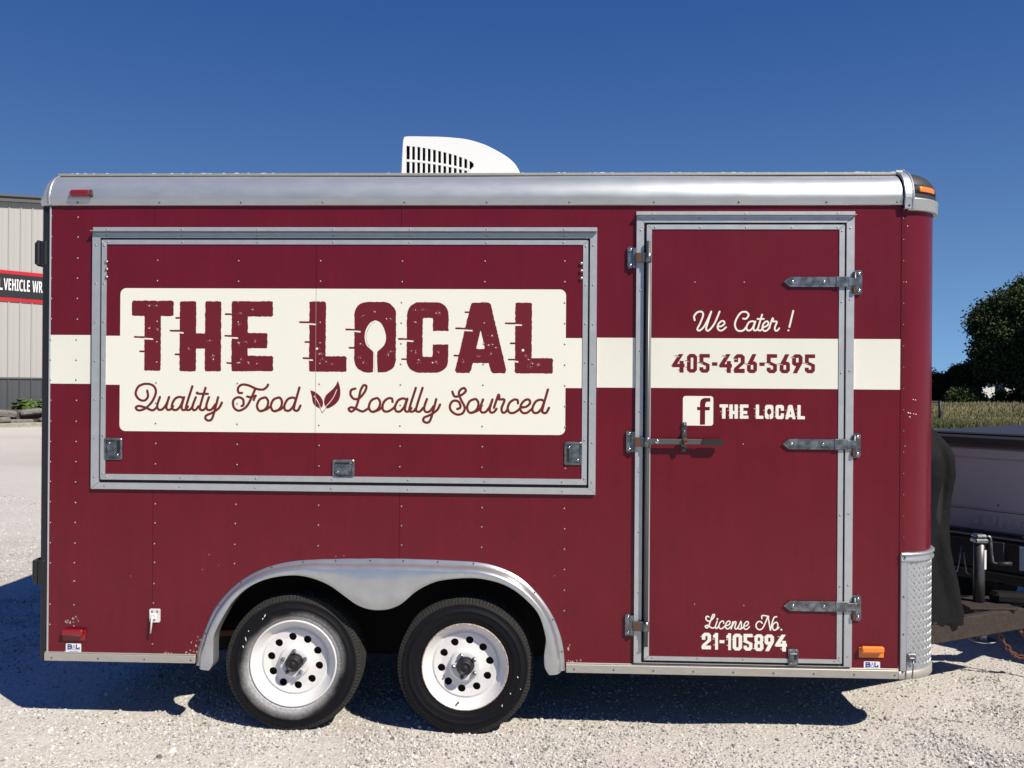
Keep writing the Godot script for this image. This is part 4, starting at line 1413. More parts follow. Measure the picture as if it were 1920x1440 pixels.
func strap_hinge(d: Node3D, x0: float, y0: float, x1: float, y1: float, px0: float, py0: float, px1: float, py1: float) -> void:
	var z := 0.0147
	var st := tool()
	var ym := (y0 + y1) / 2
	var h := (y1 - y0) / 2
	face(st, PackedVector2Array([Vector2(x0, ym), Vector2(x0 + 0.030, ym - h), Vector2(x1 - 0.05, ym - h), Vector2(x1 - 0.05, ym + h), Vector2(x0 + 0.030, ym + h)]), z + 0.006, 0.006)
	var ridge := PackedVector2Array([Vector2(x0 + 0.016, ym), Vector2(x0 + 0.034, ym - h * 0.55), Vector2(x1 - 0.05, ym - h * 0.55), Vector2(x1 - 0.05, ym + h * 0.55), Vector2(x0 + 0.034, ym + h * 0.55)])
	face(st, ridge, z + 0.0078, 0.0018)
	box(st, Vector3(x1 - 0.096, ym - h * 1.02, z), Vector3(x1 - 0.030, ym + h * 1.06, z + 0.012), Transform3D(), 0.003)
	box(st, Vector3(x1 - 0.040, ym - h * 0.8, z + 0.002), Vector3(x1 + 0.006, ym + h * 0.8, z + 0.014), Transform3D(), 0.003)
	var s := part("strap_hinge", st, M.zinc, d)
	st = tool()
	face(st, round_rect(px0, py0, px1, py1, 0.012), 0.010, 0.010)
	part("hinge_plate", st, M.zinc, d)
	st = tool(false)
	var cx := px0 + 0.011
	tube(st, [Vector3(cx, py0 + 0.006, 0.020), Vector3(cx, py1 - 0.010, 0.020)], 0.0085, 10)
	part("hinge_pin", st, M.steel, d)
	st = tool()
	slab(st, cx + 0.007, py0 + 0.030, cx + 0.0105, py1 - 0.028, 0.010, 0.0135)
	part("hinge_slot", st, M.gasket, d)
	st = tool()
	slab(st, cx - 0.0115, py0 + 0.004, cx + 0.006, py0 + 0.033, 0.0102, 0.0290, 0.004)
	part("rusty_knuckle", st, M.rust_patch, d)
	st = tool(false)
	for y in [py0 + 0.018, py1 - 0.018]: bolt(st, Vector3(px1 - 0.015, y, 0.010), 0.0085, 0.006)
	for x in [x0 + 0.042, x0 + 0.190]: bolt(st, Vector3(x, ym, z + 0.0078), 0.0075, 0.006)
	part("hinge_bolt", st, M.chrome, d)

func rod_bracket(d: Node3D, rx: float, y: float) -> void:
	var x0 := rx - 0.098
	var st := tool()
	face(st, round_rect(x0, y - 0.052, x0 + 0.026, y + 0.054, 0.009), 0.013, 0.013)
	box(st, Vector3(x0 + 0.024, y - 0.050, 0.002), Vector3(x0 + 0.042, y + 0.048, 0.024), Transform3D(), 0.003)
	part("rod_bracket", st, M.zinc, d)
	st = tool()
	box(st, Vector3(x0 + 0.034, y - 0.024, 0.020), Vector3(rx - 0.010, y + 0.022, 0.034), Transform3D(), 0.003)
	part("rod_cam", st, M.steel, d)
	st = tool()
	box(st, Vector3(x0 + 0.043, y - 0.0235, 0.0342), Vector3(x0 + 0.064, y + 0.0215, 0.0348))
	part("rusty_cam_face", st, M.rust_patch, d)
	st = tool(false)
	tube(st, [Vector3(rx, y - 0.024, 0.031), Vector3(rx, y + 0.022, 0.031)], 0.0145, 14)
	part("rod_collar", st, M.zinc, d)
	st = tool(false)
	for e in [-0.036, 0.039]: bolt(st, Vector3(x0 + 0.014, y + e, 0.013), 0.0085, 0.006)
	part("bracket_bolt", st, M.chrome, d)

func rail_profile(grow := 0.0) -> Array:                    # (z, y): flange, then a quarter round over to the roof
	var p := [Vector2(-0.004, YB), Vector2(0.012 + grow, YB), Vector2(0.014 + grow, YB + 0.003), Vector2(0.0148 + grow, YB + 0.014), Vector2(0.018 + grow, YB + 0.024)]
	var r := 0.134
	for k in range(0, 13):
		var a := deg_to_rad(k * 6.6)
		p.append(Vector2(0.021 + grow - r * (1 - cos(a)), YB + 0.034 + (r + grow) * sin(a)))
	p.append(Vector2(-0.085, YB + 0.178 + grow))
	p.append(Vector2(-0.085, YB + 0.140))
	return p

func build_rail(o: Node3D) -> void:
	var x0 := -2.4632
	var xe := 1.7147
	var st := tool(false)
	var prof := rail_profile()
	var rows := []
	for k in range(8, -1, -1):                              # rounded rear end
		var f := k / 8.0
		var h := sqrt(maxf(0.0, 1.0 - pow(f, 2.8) * 0.98))
		var row := PackedVector3Array()
		for p in prof: row.append(Vector3(x0 - 0.044 * f, YB + (p.y - YB) * (0.25 + 0.75 * h), -0.085 + (p.x + 0.085) * (0.9 + 0.1 * h)))
		rows.append(row)
	var n := 40
	for k in range(1, n + 1):
		var row := PackedVector3Array()
		var x := lerpf(x0, xe, float(k) / n)
		for p in prof: row.append(Vector3(x, p.y + 0.0012 * sin(x * 3.1 + 0.6) * (p.y - YB) / 0.15, p.x + 0.0012 * sin(x * 4.3)))
		rows.append(row)
	sheet(st, rows, false, false)
	var r := part("roof_rail", st, M.rail, o)
	var sp := at_z("-1905,2612 -1496,2605 -1090,2603 -685,2600 -281,2598 121,2598 530,2599 937,2600 1355,2603 1689,2608 -2317,2614", 0.0142)
	for i in sp.size(): sp[i].y = YB + 0.0135
	rivets(r, sp, 0.0052, 0.004, M.steel)
	st = tool(false)
	rows = []
	for k in [[-0.004, 0.0], [-0.003, 1.0], [0.010, 1.0], [0.011, 0.0]]:
		var row := PackedVector3Array()
		for p in rail_profile(0.002 + 0.002 * k[1]): row.append(Vector3(x0 + k[0], p.y, p.x))
		rows.append(row)
	sheet(st, rows)
	part("rail_seam", st, M.rail, o)
	# sheet edge and lumpy sealant along the top
	st = tool()
	slab(st, x0, YB + 0.163, xe, YB + 0.176, -0.10, -0.060, 0.003)
	part("roof_edge", st, M.sill, o)
	var q := RandomNumberGenerator.new()
	q.seed = 3
	var path := []
	st = tool(false)
	rows = []
	for k in 300:
		var x := lerpf(x0 + 0.01, xe, k / 299.0)
		var s := 0.0030 + 0.0035 * pow(q.randf(), 3.0)
		var row := PackedVector3Array()
		for i in 7:
			var a := TAU * i / 7
			row.append(Vector3(x, YB + 0.176 + sin(a) * s, -0.080 + cos(a) * s * 1.6))
		rows.append(row)
	sheet(st, rows, true, true)
	part("sealant", st, M.white, o)
	# far and front rails
	st = tool(false)
	rows = []
	for x in [x0 - 0.03, XS]:
		var row := PackedVector3Array()
		for p in prof: row.append(Vector3(x, p.y, -W - p.x))
		rows.append(row)
	sheet(st, rows, false, true)
	rows = []
	for z in [-RC, -W + RC]:
		var row := PackedVector3Array()
		for p in prof: row.append(Vector3(XR + p.x, p.y, z))
		rows.append(row)
	sheet(st, rows)
	part("roof_rail", st, M.rail, o)

func turn(th: float, r: float, y: float) -> Vector3: return Vector3(XS + r * sin(th), y, -RC + r * cos(th))

func arc_sheet(st: SurfaceTool, prof: Array, t0: float, t1: float, n: int) -> void:   # profile of (radius, y) about the corner's axis
	var rows := []
	for k in n + 1:
		var row := PackedVector3Array()
		for p in prof: row.append(turn(lerpf(t0, t1, float(k) / n), p.x, p.y))
		rows.append(row)
	sheet(st, rows)

func build_corner(o: Node3D) -> void:
	var st := tool(false)
	var ra := RC
	arc_sheet(st, [Vector2(ra, YS - 0.02), Vector2(ra, 1.0), Vector2(ra, 2.0), Vector2(ra, YB + 0.03)], 0.0, PI / 2, 24)
	arc_sheet(st, [Vector2(ra, YS - 0.02), Vector2(ra, YB + 0.03)], PI / 2, PI / 2 + 0.02, 1)
	var w := part("corner_panel", st, M.paint, o)
	st = tool()
	slab(st, XS + 0.001, YS, XS + 0.022, YB + 0.01, -0.004, 0.0022, 0.001)
	w = part("corner_flange", st, M.paint, o)
	rivets(w, line(Vector2(1.7241, 2.5266), Vector2(1.7344, 0.9928), 16, 0.0020), 0.0042, 0.003, M.steel)
	rivets(o, [turn(0.13, ra, 2.4907), turn(0.11, ra, 2.2214), turn(0.11, ra, 1.4317)], 0.0036)
	st = tool()
	var q := RandomNumberGenerator.new()
	q.seed = 12
	for e in metres("1754,1593 1764,1591 1782,1588 1795,1586 1762,1573 1779,1657 1792,1655"):
		var th := (e.x - XS) / RC * 1.05
		var s := q.randf_range(0.003, 0.006)
		var a := turn(th - s / RC, ra + 0.0007, e.y + 0.001); var b := turn(th, ra + 0.0007, e.y + 0.003); var c := turn(th + s / RC, ra + 0.0007, e.y - 0.001); var d := turn(th, ra + 0.0007, e.y - 0.002)
		quad(st, a, b, c, d)
	part("scratches", st, M.white, o)
	# black moulded cap on the roof corner
	var cap := [Vector2(RC + 0.006, YB + 0.004), Vector2(RC + 0.014, YB + 0.010), Vector2(RC + 0.015, YB + 0.040)]
	for k in range(1, 13):
		var a := deg_to_rad(7.5 * k)
		cap.append(Vector2(RC + 0.015 - 0.140 * (1.0 - pow(cos(a), 0.80)), YB + 0.040 + 0.138 * pow(sin(a), 0.80)))
	cap.append(Vector2(0.02, YB + 0.179))
	st = tool(false)
	arc_sheet(st, cap, 0.02, PI / 2, 22)
	var cap_part := part("corner_cap", st, M.cap, o)
	# bright band round its foot, and the upright band at its edge
	st = tool(false)
	arc_sheet(st, [Vector2(RC + 0.004, YB - 0.026), Vector2(RC + 0.018, YB - 0.026), Vector2(RC + 0.022, YB - 0.022), Vector2(RC + 0.022, YB + 0.026), Vector2(RC + 0.025, YB + 0.029), Vector2(RC + 0.023, YB + 0.034), Vector2(RC + 0.012, YB + 0.036)], 0.10, PI / 2, 22)
	part("cap_band", st, M.rail, o)
	st = tool()
	var rows := []
	var b0 := 1.7198
	var b1 := 1.7674
	for k in [[0.0, 0.004], [0.002, 0.013], [0.034, 0.013], [0.035, 0.016], [0.041, 0.017], [0.044, 0.012], [0.046, 0.002]]:
		var row := PackedVector3Array()
		for p in rail_profile(k[1]): row.append(Vector3(lerpf(b0, b1, k[0] / 0.046), p.y - (0.020 if p.y < YB + 0.02 else 0.0), p.x))
		rows.append(row)
	sheet(st, rows)
	w = part("rail_band", st, M.rail, o)
	st = tool(false)
	rows = []
	for x in [b0 - 0.05, b1]:
		var row := PackedVector3Array()
		for p in rail_profile(-0.006): row.append(Vector3(x, p.y - (0.006 if p.y > YB + 0.14 else 0.0), p.x))
		rows.append(row)
	sheet(st, rows)
	part("rail_joint", st, M.gasket, o)
	rivets(w, [Vector3(1.7425, YB - 0.004, 0.0275)], 0.0052, 0.004, M.steel)
	# amber marker lamp in the cap
	st = tool(false)
	arc_sheet(st, [Vector2(RC - 0.01, YB + 0.062), Vector2(RC + 0.0172, YB + 0.060), Vector2(RC + 0.0125, YB + 0.101), Vector2(RC - 0.02, YB + 0.104)], 0.26, 0.92, 8)
	part("lamp_recess", st, M.gasket, cap_part)
	st = tool(false)
	var lens := [Vector2(RC - 0.01, YB + 0.066), Vector2(RC + 0.0165, YB + 0.066), Vector2(RC + 0.0185, YB + 0.070), Vector2(RC + 0.0180, YB + 0.084), Vector2(RC + 0.0145, YB + 0.093), Vector2(RC - 0.02, YB + 0.097)]
	arc_sheet(st, lens, 0.36, 0.84, 10)
	for e in [[0.36, true], [0.84, false]]:
		for k in range(1, lens.size() - 1):
			var p := [turn(e[0], lens[0].x, lens[0].y), turn(e[0], lens[k].x, lens[k].y), turn(e[0], lens[k + 1].x, lens[k + 1].y)]
			if e[1]: tri(st, p[0], p[2], p[1])
			else: tri(st, p[0], p[1], p[2])
	part("amber_marker_lamp", st, M.amber_lens, cap_part)
	# tread plate stone guard
	var y0 := 0.352
	var y1 := 0.8886
	st = tool(false)
	arc_sheet(st, [Vector2(RC + 0.003, y0), Vector2(RC + 0.003, y1)], 0.08, PI / 2, 20)
	var g := part("stone_guard", st, M.plate, o)
	st = tool()
	var c := 0
	while 0.125 + 0.068 * c < PI / 2:
		var th := 0.125 + 0.068 * c
		var s := 1.0 if c % 2 == 0 else -1.0
		var y := y0 + (0.020 if c % 2 == 0 else 0.0375)
		while y < y1 - 0.022:
			var n := Vector3(sin(th), 0, cos(th))
			var tx := Vector3(cos(th), 0, -sin(th))
			var m := turn(th, RC + 0.0025, y)
			var d := (tx * 0.60 * s + Vector3.UP * 0.80) * 0.0135
			var e := (tx * 0.80 - Vector3.UP * 0.60 * s) * 0.0034
			var t := m + n * 0.0032
			for f in [-1.0, 1.0]:
				quad(st, m - d, m + e * f, t + d * 0.45, t - d * 0.45)
				tri(st, m + e * f, m + d, t + d * 0.45)
				tri(st, m - d, t - d * 0.45, m + e * f)
			y += 0.035
		c += 1
	part("tread_bars", st, M.plate, g).set_meta("kind", "stuff")
	st = tool(false)
	arc_sheet(st, [Vector2(RC, y1 - 0.012), Vector2(RC + 0.014, y1 - 0.011), Vector2(RC + 0.017, y1 - 0.004), Vector2(RC + 0.012, y1 + 0.004), Vector2(RC + 0.012, y1 + 0.018), Vector2(RC + 0.018, y1 + 0.022), Vector2(RC + 0.019, y1 + 0.028), Vector2(RC + 0.013, y1 + 0.033), Vector2(RC, y1 + 0.033)], 0.03, PI / 2, 20)
	w = part("guard_band", st, M.plate, o)
	rivets(w, [turn(0.10, RC + 0.012, y1 + 0.012)], 0.0052, 0.004, M.steel)
	st = tool()
	slab(st, 1.7204, 0.352, 1.7494, y1 + 0.030, 0.0, 0.011, 0.003)
	slab(st, 1.7499, 0.352, 1.7582, y1 - 0.006, -0.004, 0.007, 0.002)
	w = part("guard_strip", st, M.plate, o)
	rivets(w, line(Vector2(1.735, 0.8903), Vector2(1.7336, 0.3518), 4, 0.0112), 0.0045, 0.004, M.steel)
	st = tool(false)
	arc_sheet(st, [Vector2(RC - 0.01, 0.313), Vector2(RC + 0.008, 0.313), Vector2(RC + 0.010, 0.316), Vector2(RC + 0.010, 0.349), Vector2(RC + 0.007, 0.352), Vector2(RC - 0.01, 0.353)], 0.0, PI / 2, 18)
	part("corner_sill", st, M.sill, o)
	# corner jack latch hanging on the guard
	st = tool()
	var jx := 1.7739
	var jy := 0.4129
	box(st, Vector3(jx - 0.021, jy - 0.018, 0.005), Vector3(jx + 0.021, jy + 0.026, 0.016), Transform3D(), 0.004)
	box(st, Vector3(jx - 0.016, jy - 0.014, 0.016), Vector3(jx + 0.012, jy + 0.010, 0.024), Transform3D(), 0.004)
	w = part("door_holdback", st, M.zinc, o)
	st = tool(false)
	tube(st, [Vector3(jx, jy - 0.004, 0.026), Vector3(jx - 0.001, jy - 0.03, 0.030), Vector3(jx - 0.005, jy - 0.085, 0.027)], 0.0035, 8)
	part("holdback_hook", st, M.zinc, w)
	rivets(w, [Vector3(jx - 0.013, jy + 0.018, 0.016), Vector3(jx + 0.013, jy + 0.018, 0.016)], 0.005)

func build_fender(o: Node3D) -> void:
	var st := tool(false)
	var rows := []
	var sp := []
	var n := fend_o.size()
	var run := 0.0
	for k in n:
		var a := fend_o[k]
		var b := fend_i[k]
		var L := a.distance_to(b)
		var d := (b - a) / L
		var row := PackedVector3Array()
		var roll := minf(0.050, L * 0.62)
		for e in [[0.0, 0.0005], [0.0, 0.0035], [0.30, 0.0050], [0.36, 0.0075], [0.42, 0.018], [0.52, 0.032], [0.66, 0.043], [0.82, 0.051], [1.0, 0.055]]:
			row.append(Vector3(a.x + d.x * roll * e[0], a.y + d.y * roll * e[0], e[1]))
		for e in [0.34, 0.67, 0.97]:
			var q := a + d * lerpf(roll, L, e)
			row.append(Vector3(q.x, q.y, 0.055 + 0.0015 * sin(k * 0.31)))
		row.append(Vector3(b.x, b.y, 0.052))
		row.append(Vector3(b.x, b.y, 0.020))
		row.append(Vector3(b.x, b.y, -0.020))
		rows.append(row)
		if k > 0: run += a.distance_to(fend_o[k - 1])
		if run > 0.16 and k > 2:
			run = 0.0
			var p := a + d * roll * 0.16
			sp.append(Vector3(p.x, p.y, 0.0046))
	sheet(st, rows, false, true)
	var f := part("fender", st, M.fender, o)
	rivets(f, sp, 0.0042, 0.003, M.steel)

func tyre_mesh(white: bool) -> ArrayMesh:
	var st := tool(false)
	var prof := [Vector2(0.205, -0.020), Vector2(0.214, -0.006), Vector2(0.221, -0.001), Vector2(0.228, 0.0005), Vector2(0.234, 0.0), Vector2(0.236, 0.0022), Vector2(0.245, 0.0036), Vector2(0.258, 0.0048), Vector2(0.270, 0.0050), Vector2(0.2715, 0.0062), Vector2(0.276, 0.0062), Vector2(0.2775, 0.0046), Vector2(0.290, 0.0022), Vector2(0.300, -0.001), Vector2(0.302, 0.0004), Vector2(0.306, -0.0008), Vector2(0.312, -0.008), Vector2(0.320, -0.018), Vector2(0.325, -0.030), Vector2(0.327, -0.045), Vector2(0.3275, -0.10), Vector2(0.327, -0.158), Vector2(0.318, -0.185), Vector2(0.29, -0.203), Vector2(0.25, -0.204), Vector2(0.205, -0.18)]
	var nz := FastNoiseLite.new()
	nz.frequency = 2.2
	nz.seed = 8
	var paint := func(r: float, a: float, z: float) -> Color:
		var base := Color(0.0115, 0.0114, 0.0118)
		if r > 0.306: base = Color(0.027, 0.026, 0.025)
		if not white or z < -0.03: return base
		# white overspray round the painted rim, uneven as the can left it
		var side := 0.12 + 0.85 * pow(maxf(0.0, cos(a - 0.75)), 2.0) + 0.95 * pow(maxf(0.0, cos(a - 3.75)), 2.0) + 0.75 * pow(maxf(0.0, cos(a + 1.35)), 4.0)
		var reach := 0.230 + 0.036 * side + 0.014 * nz.get_noise_2d(cos(a) * 0.8, sin(a) * 0.8)
		var f := clampf(1.0 - (r - 0.212) / (reach - 0.205), 0.0, 1.0)
		f = pow(f, 1.25) * (0.35 + 0.7 * side)
		return base.lerp(Color(0.70, 0.70, 0.72), clampf(f, 0.0, 0.92))
	lathe(st, prof, 144, Transform3D(), paint)
	return mesh_of(st)

func tread_mesh() -> ArrayMesh:
	var st := tool()
	var n := 118
	for i in n:
		for e in [[-0.004, 0.0, -0.034, 0.008, 0.306, 0.3330, 0.84], [-0.040, 0.35, -0.070, 0.0, 0.325, 0.3355, 0.82], [-0.077, 0.1, -0.112, 0.0, 0.325, 0.3360, 0.82], [-0.119, 0.6, -0.150, 0.0, 0.325, 0.3355, 0.82], [-0.156, 0.3, -0.186, -0.006, 0.312, 0.3330, 0.84]]:
			var a0: float = TAU * (i + e[1]) / n
			var a1: float = a0 + TAU / n * e[6]
			var p := []
			for a in [a0, a1]:
				for c in [[e[0], e[4] if e[3] > 0 else e[5] - 0.003], [e[2], e[4] if e[3] < 0 else e[5] - 0.001]]:
					p.append(Vector3(cos(a) * c[1], sin(a) * c[1], c[0]))
			var b := []
			for a in [a0, a1]:
				for z in [e[0] - (0.012 if e[3] > 0 else 0.0), e[2] + (0.012 if e[3] < 0 else 0.0)]:
					b.append(Vector3(cos(a) * e[5], sin(a) * e[5], z))
			var g := []
			for a in [a0, a1]:
				for z in [e[0], e[2]]: g.append(Vector3(cos(a) * 0.300, sin(a) * 0.300, z - (0.003 if e[3] > 0 else 0.0)))
			quad(st, b[0], b[1], b[3], b[2])
			quad(st, p[0], b[0], b[2], p[2]); quad(st, b[1], p[1], p[3], b[3])
			quad(st, g[0], p[0], p[2], g[2]); quad(st, p[1], g[1], g[3], p[3])
			quad(st, g[0], g[1], p[1], p[0]); quad(st, p[0], p[1], b[1], b[0])
			quad(st, g[3], g[2], p[2], p[3]); quad(st, p[3], p[2], b[2], b[3])
	return mesh_of(st)

func rim_mesh() -> ArrayMesh:
	var st := tool(false)
	lathe(st, [Vector2(0.205, -0.03), Vector2(0.2135, -0.006), Vector2(0.2125, 0.0015), Vector2(0.209, 0.0035), Vector2(0.205, 0.001), Vector2(0.202, -0.006), Vector2(0.198, -0.016), Vector2(0.190, -0.022), Vector2(0.183, -0.034), Vector2(0.176, -0.042), Vector2(0.169, -0.0465), Vector2(0.1635, -0.048), Vector2(0.1605, -0.0445), Vector2(0.157, -0.043)], 96)
	st.set_smooth_group(-1)
	var n := 10
	var s := 16
	for i in n:                                             # the disc, with its ten round holes
		var mid := TAU * (i + 0.5) / n + 0.12
		var c := Vector2(cos(mid), sin(mid)) * 0.121
		var out := []
		var inn := []
		for k in s:
			var f := float(k) / s * 4.0
			var e := int(f)
			var u := f - e
			var r := [0.157, 0.157 - (0.157 - 0.083) * u, 0.083, 0.083 + (0.157 - 0.083) * u][e] as float
			var a := [-0.5 + u, 0.5, 0.5 - u, -0.5][e] as float
			var ang := mid + a * TAU / n
			out.append(Vector2(cos(ang), sin(ang)) * r)
		for k in s:
			var dv: Vector2 = (out[k] - c).normalized()
			inn.append(c + dv * 0.0195)
		var zed := func(p: Vector2) -> float: return -0.043 - 0.006 * (1.0 - absf(p.length() - 0.12) / 0.037)
		for k in s:
			var m := (k + 1) % s
			var a3 := Vector3(out[k].x, out[k].y, zed.call(out[k])); var b3 := Vector3(out[m].x, out[m].y, zed.call(out[m]))
			var c3 := Vector3(inn[m].x, inn[m].y, zed.call(inn[m])); var d3 := Vector3(inn[k].x, inn[k].y, zed.call(inn[k]))
			quad(st, a3, d3, c3, b3)
			quad(st, d3, d3 - Vector3(0, 0, 0.008), c3 - Vector3(0, 0, 0.008), c3)
	st.set_smooth_group(1)
	lathe(st, [Vector2(0.083, -0.043), Vector2(0.078, -0.040), Vector2(0.075, -0.030), Vector2(0.072, -0.0205), Vector2(0.067, -0.019), Vector2(0.050, -0.0195), Vector2(0.043, -0.020), Vector2(0.041, -0.028)], 48)
	return mesh_of(st)

func build_wheels(o: Node3D) -> void:
	var tread := tread_mesh()
	var rim := rim_mesh()
	var dirty := tyre_mesh(true)
	var plain := tyre_mesh(false)
	var hexes := func(tf: Transform3D) -> ArrayMesh:
		var st := tool()
		for i in 5:
			var a := TAU * i / 5 + 0.31
			lathe(st, [Vector2(0.0115, -0.021), Vector2(0.0112, -0.006), Vector2(0.006, -0.002), Vector2(0.0055, 0.004), Vector2(0.0001, 0.005)], 6, tf * Transform3D(Basis(), Vector3(cos(a) * 0.057, sin(a) * 0.057, 0)))
		return mesh_of(st)
	for e in [[Vector2(-1.2218, 0.3404), true, 0.06, "wheel with white overspray on its tyre", 0.0, 0.006], [Vector2(-0.3733, 0.3344), false, 0.012, "wheel with a clean black tyre and rusty rim edge", 0.35, 0.010], [Vector2(-1.2218, 0.3404), false, PI, "", 0.5, -W], [Vector2(-0.3733, 0.3344), false, PI, "", 1.0, -W]]:
		var w := Node3D.new()
		w.name = "wheel"
		o.add_child(w, true)
		var pos: Vector2 = e[0]
		w.position = Vector3(pos.x, 0.332, e[5]) - o.position
		w.rotation = Vector3(-0.014 if e[1] else 0.0, e[2], 0)
		if e[3]: w.set_meta("label", e[3])
		for f in [["tyre", dirty if e[1] else plain, M.rubber], ["tread", tread, M.tread], ["rim", rim, M.rim]]:
			var m := MeshInstance3D.new()
			m.name = f[0]
			m.mesh = f[1]
			m.material_override = f[2]
			m.rotation.z = e[4] if f[0] != "tyre" else 0.0
			w.add_child(m, true)
		var st := tool(false)
		lathe(st, [Vector2(0.16, -0.070), Vector2(0.0001, -0.066)], 32)
		var dr := MeshInstance3D.new()
		dr.name = "brake_drum"; dr.mesh = mesh_of(st); dr.material_override = M.dark
		w.add_child(dr, true)
		st = tool(false)
		lathe(st, [Vector2(0.041, -0.05), Vector2(0.0405, -0.002), Vector2(0.039, 0.002), Vector2(0.036, 0.004), Vector2(0.0345, 0.018), Vector2(0.031, 0.022), Vector2(0.026, 0.022), Vector2(0.024, 0.018), Vector2(0.013, 0.017), Vector2(0.010, 0.021), Vector2(0.0001, 0.022)], 32)
		var hb := MeshInstance3D.new()
		hb.name = "hub"; hb.mesh = mesh_of(st); hb.material_override = M.black
		w.add_child(hb, true)
		var nt := MeshInstance3D.new()
		nt.name = "lug_nuts"; nt.mesh = hexes.call(Transform3D(Basis(Vector3.BACK, e[4]), Vector3.ZERO)); nt.material_override = M.zinc
		nt.set_meta("kind", "stuff")
		w.add_child(nt, true)
		if e[2] > 3.0: continue
		st = tool(false)
		var va: float = -1.75
		tube(st, [Vector3(cos(va) * 0.186, sin(va) * 0.186, -0.03), Vector3(cos(va) * 0.178, sin(va) * 0.178, 0.0)], 0.0045, 8)
		var vs := MeshInstance3D.new()
		vs.name = "valve_stem"; vs.mesh = mesh_of(st); vs.material_override = M.black
		if not e[1]: w.add_child(vs, true)
		else: vs.free()
		if not e[1]:
			st = tool(false)
			lathe(st, [Vector2(0.2139, -0.004), Vector2(0.2133, 0.0020), Vector2(0.2092, 0.0042), Vector2(0.2080, 0.0036)], 96)
			var rr := MeshInstance3D.new()
			rr.name = "rusty_rim_edge"; rr.mesh = mesh_of(st)
			var rm: StandardMaterial3D = M.rim.duplicate()
			rm.albedo_color = Color(1, 1, 1)
			rm.albedo_texture = noise_tex(FastNoiseLite.TYPE_SIMPLEX_SMOOTH, 0.05, 4, Color(0.36, 0.22, 0.15), Color(0.86, 0.85, 0.84), 256, false, 1.0, 91)
			rr.material_override = rm
			w.add_child(rr, true)
		# splashes of paint on the rubber
		st = tool()
		for q in ([[0.275, 2.10, 0.020], [0.268, 2.16, 0.012], [0.262, 2.65, 0.026], [0.258, 2.80, 0.016], [0.272, 2.50, 0.008]] if e[1] else [[0.262, -0.16, 0.012], [0.255, -0.50, 0.010], [0.258, -0.78, 0.016], [0.29, -0.35, 0.006]]):
			var d := Vector2(cos(q[1]), sin(q[1]))
			var s := Vector2(-d.y, d.x).rotated(0.7)
			var c: Vector2 = d * q[0]
			var z := 0.0085
			quad(st, Vector3(c.x - s.x * q[2] * 0.5, c.y - s.y * q[2] * 0.5, z), Vector3(c.x - s.y * 0.002, c.y + s.x * 0.002, z), Vector3(c.x + s.x * q[2] * 0.5, c.y + s.y * q[2] * 0.5, z), Vector3(c.x + s.y * 0.003, c.y - s.x * 0.003, z))
		var ps := MeshInstance3D.new()
		ps.name = "paint_splashes"; ps.mesh = mesh_of(st); ps.material_override = M.white
		w.add_child(ps, true)

func lamp(called: String, e: Array, z: float, m: Material, o: Node3D) -> void:   # oblong marker lamp on its moulded foot
	var st := tool()
	var h: float = e[3] - e[1]
	box(st, Vector3(e[0] - 0.002, e[1], z), Vector3(e[2] + 0.003, e[3] - h * 0.15, z + 0.006), Transform3D(), 0.003)
	box(st, Vector3(e[0] + 0.003, e[1] + h * 0.46, z + 0.006), Vector3(e[2] - 0.002, e[3], z + 0.030), Transform3D(), 0.007)
	part(called, st, m, o)

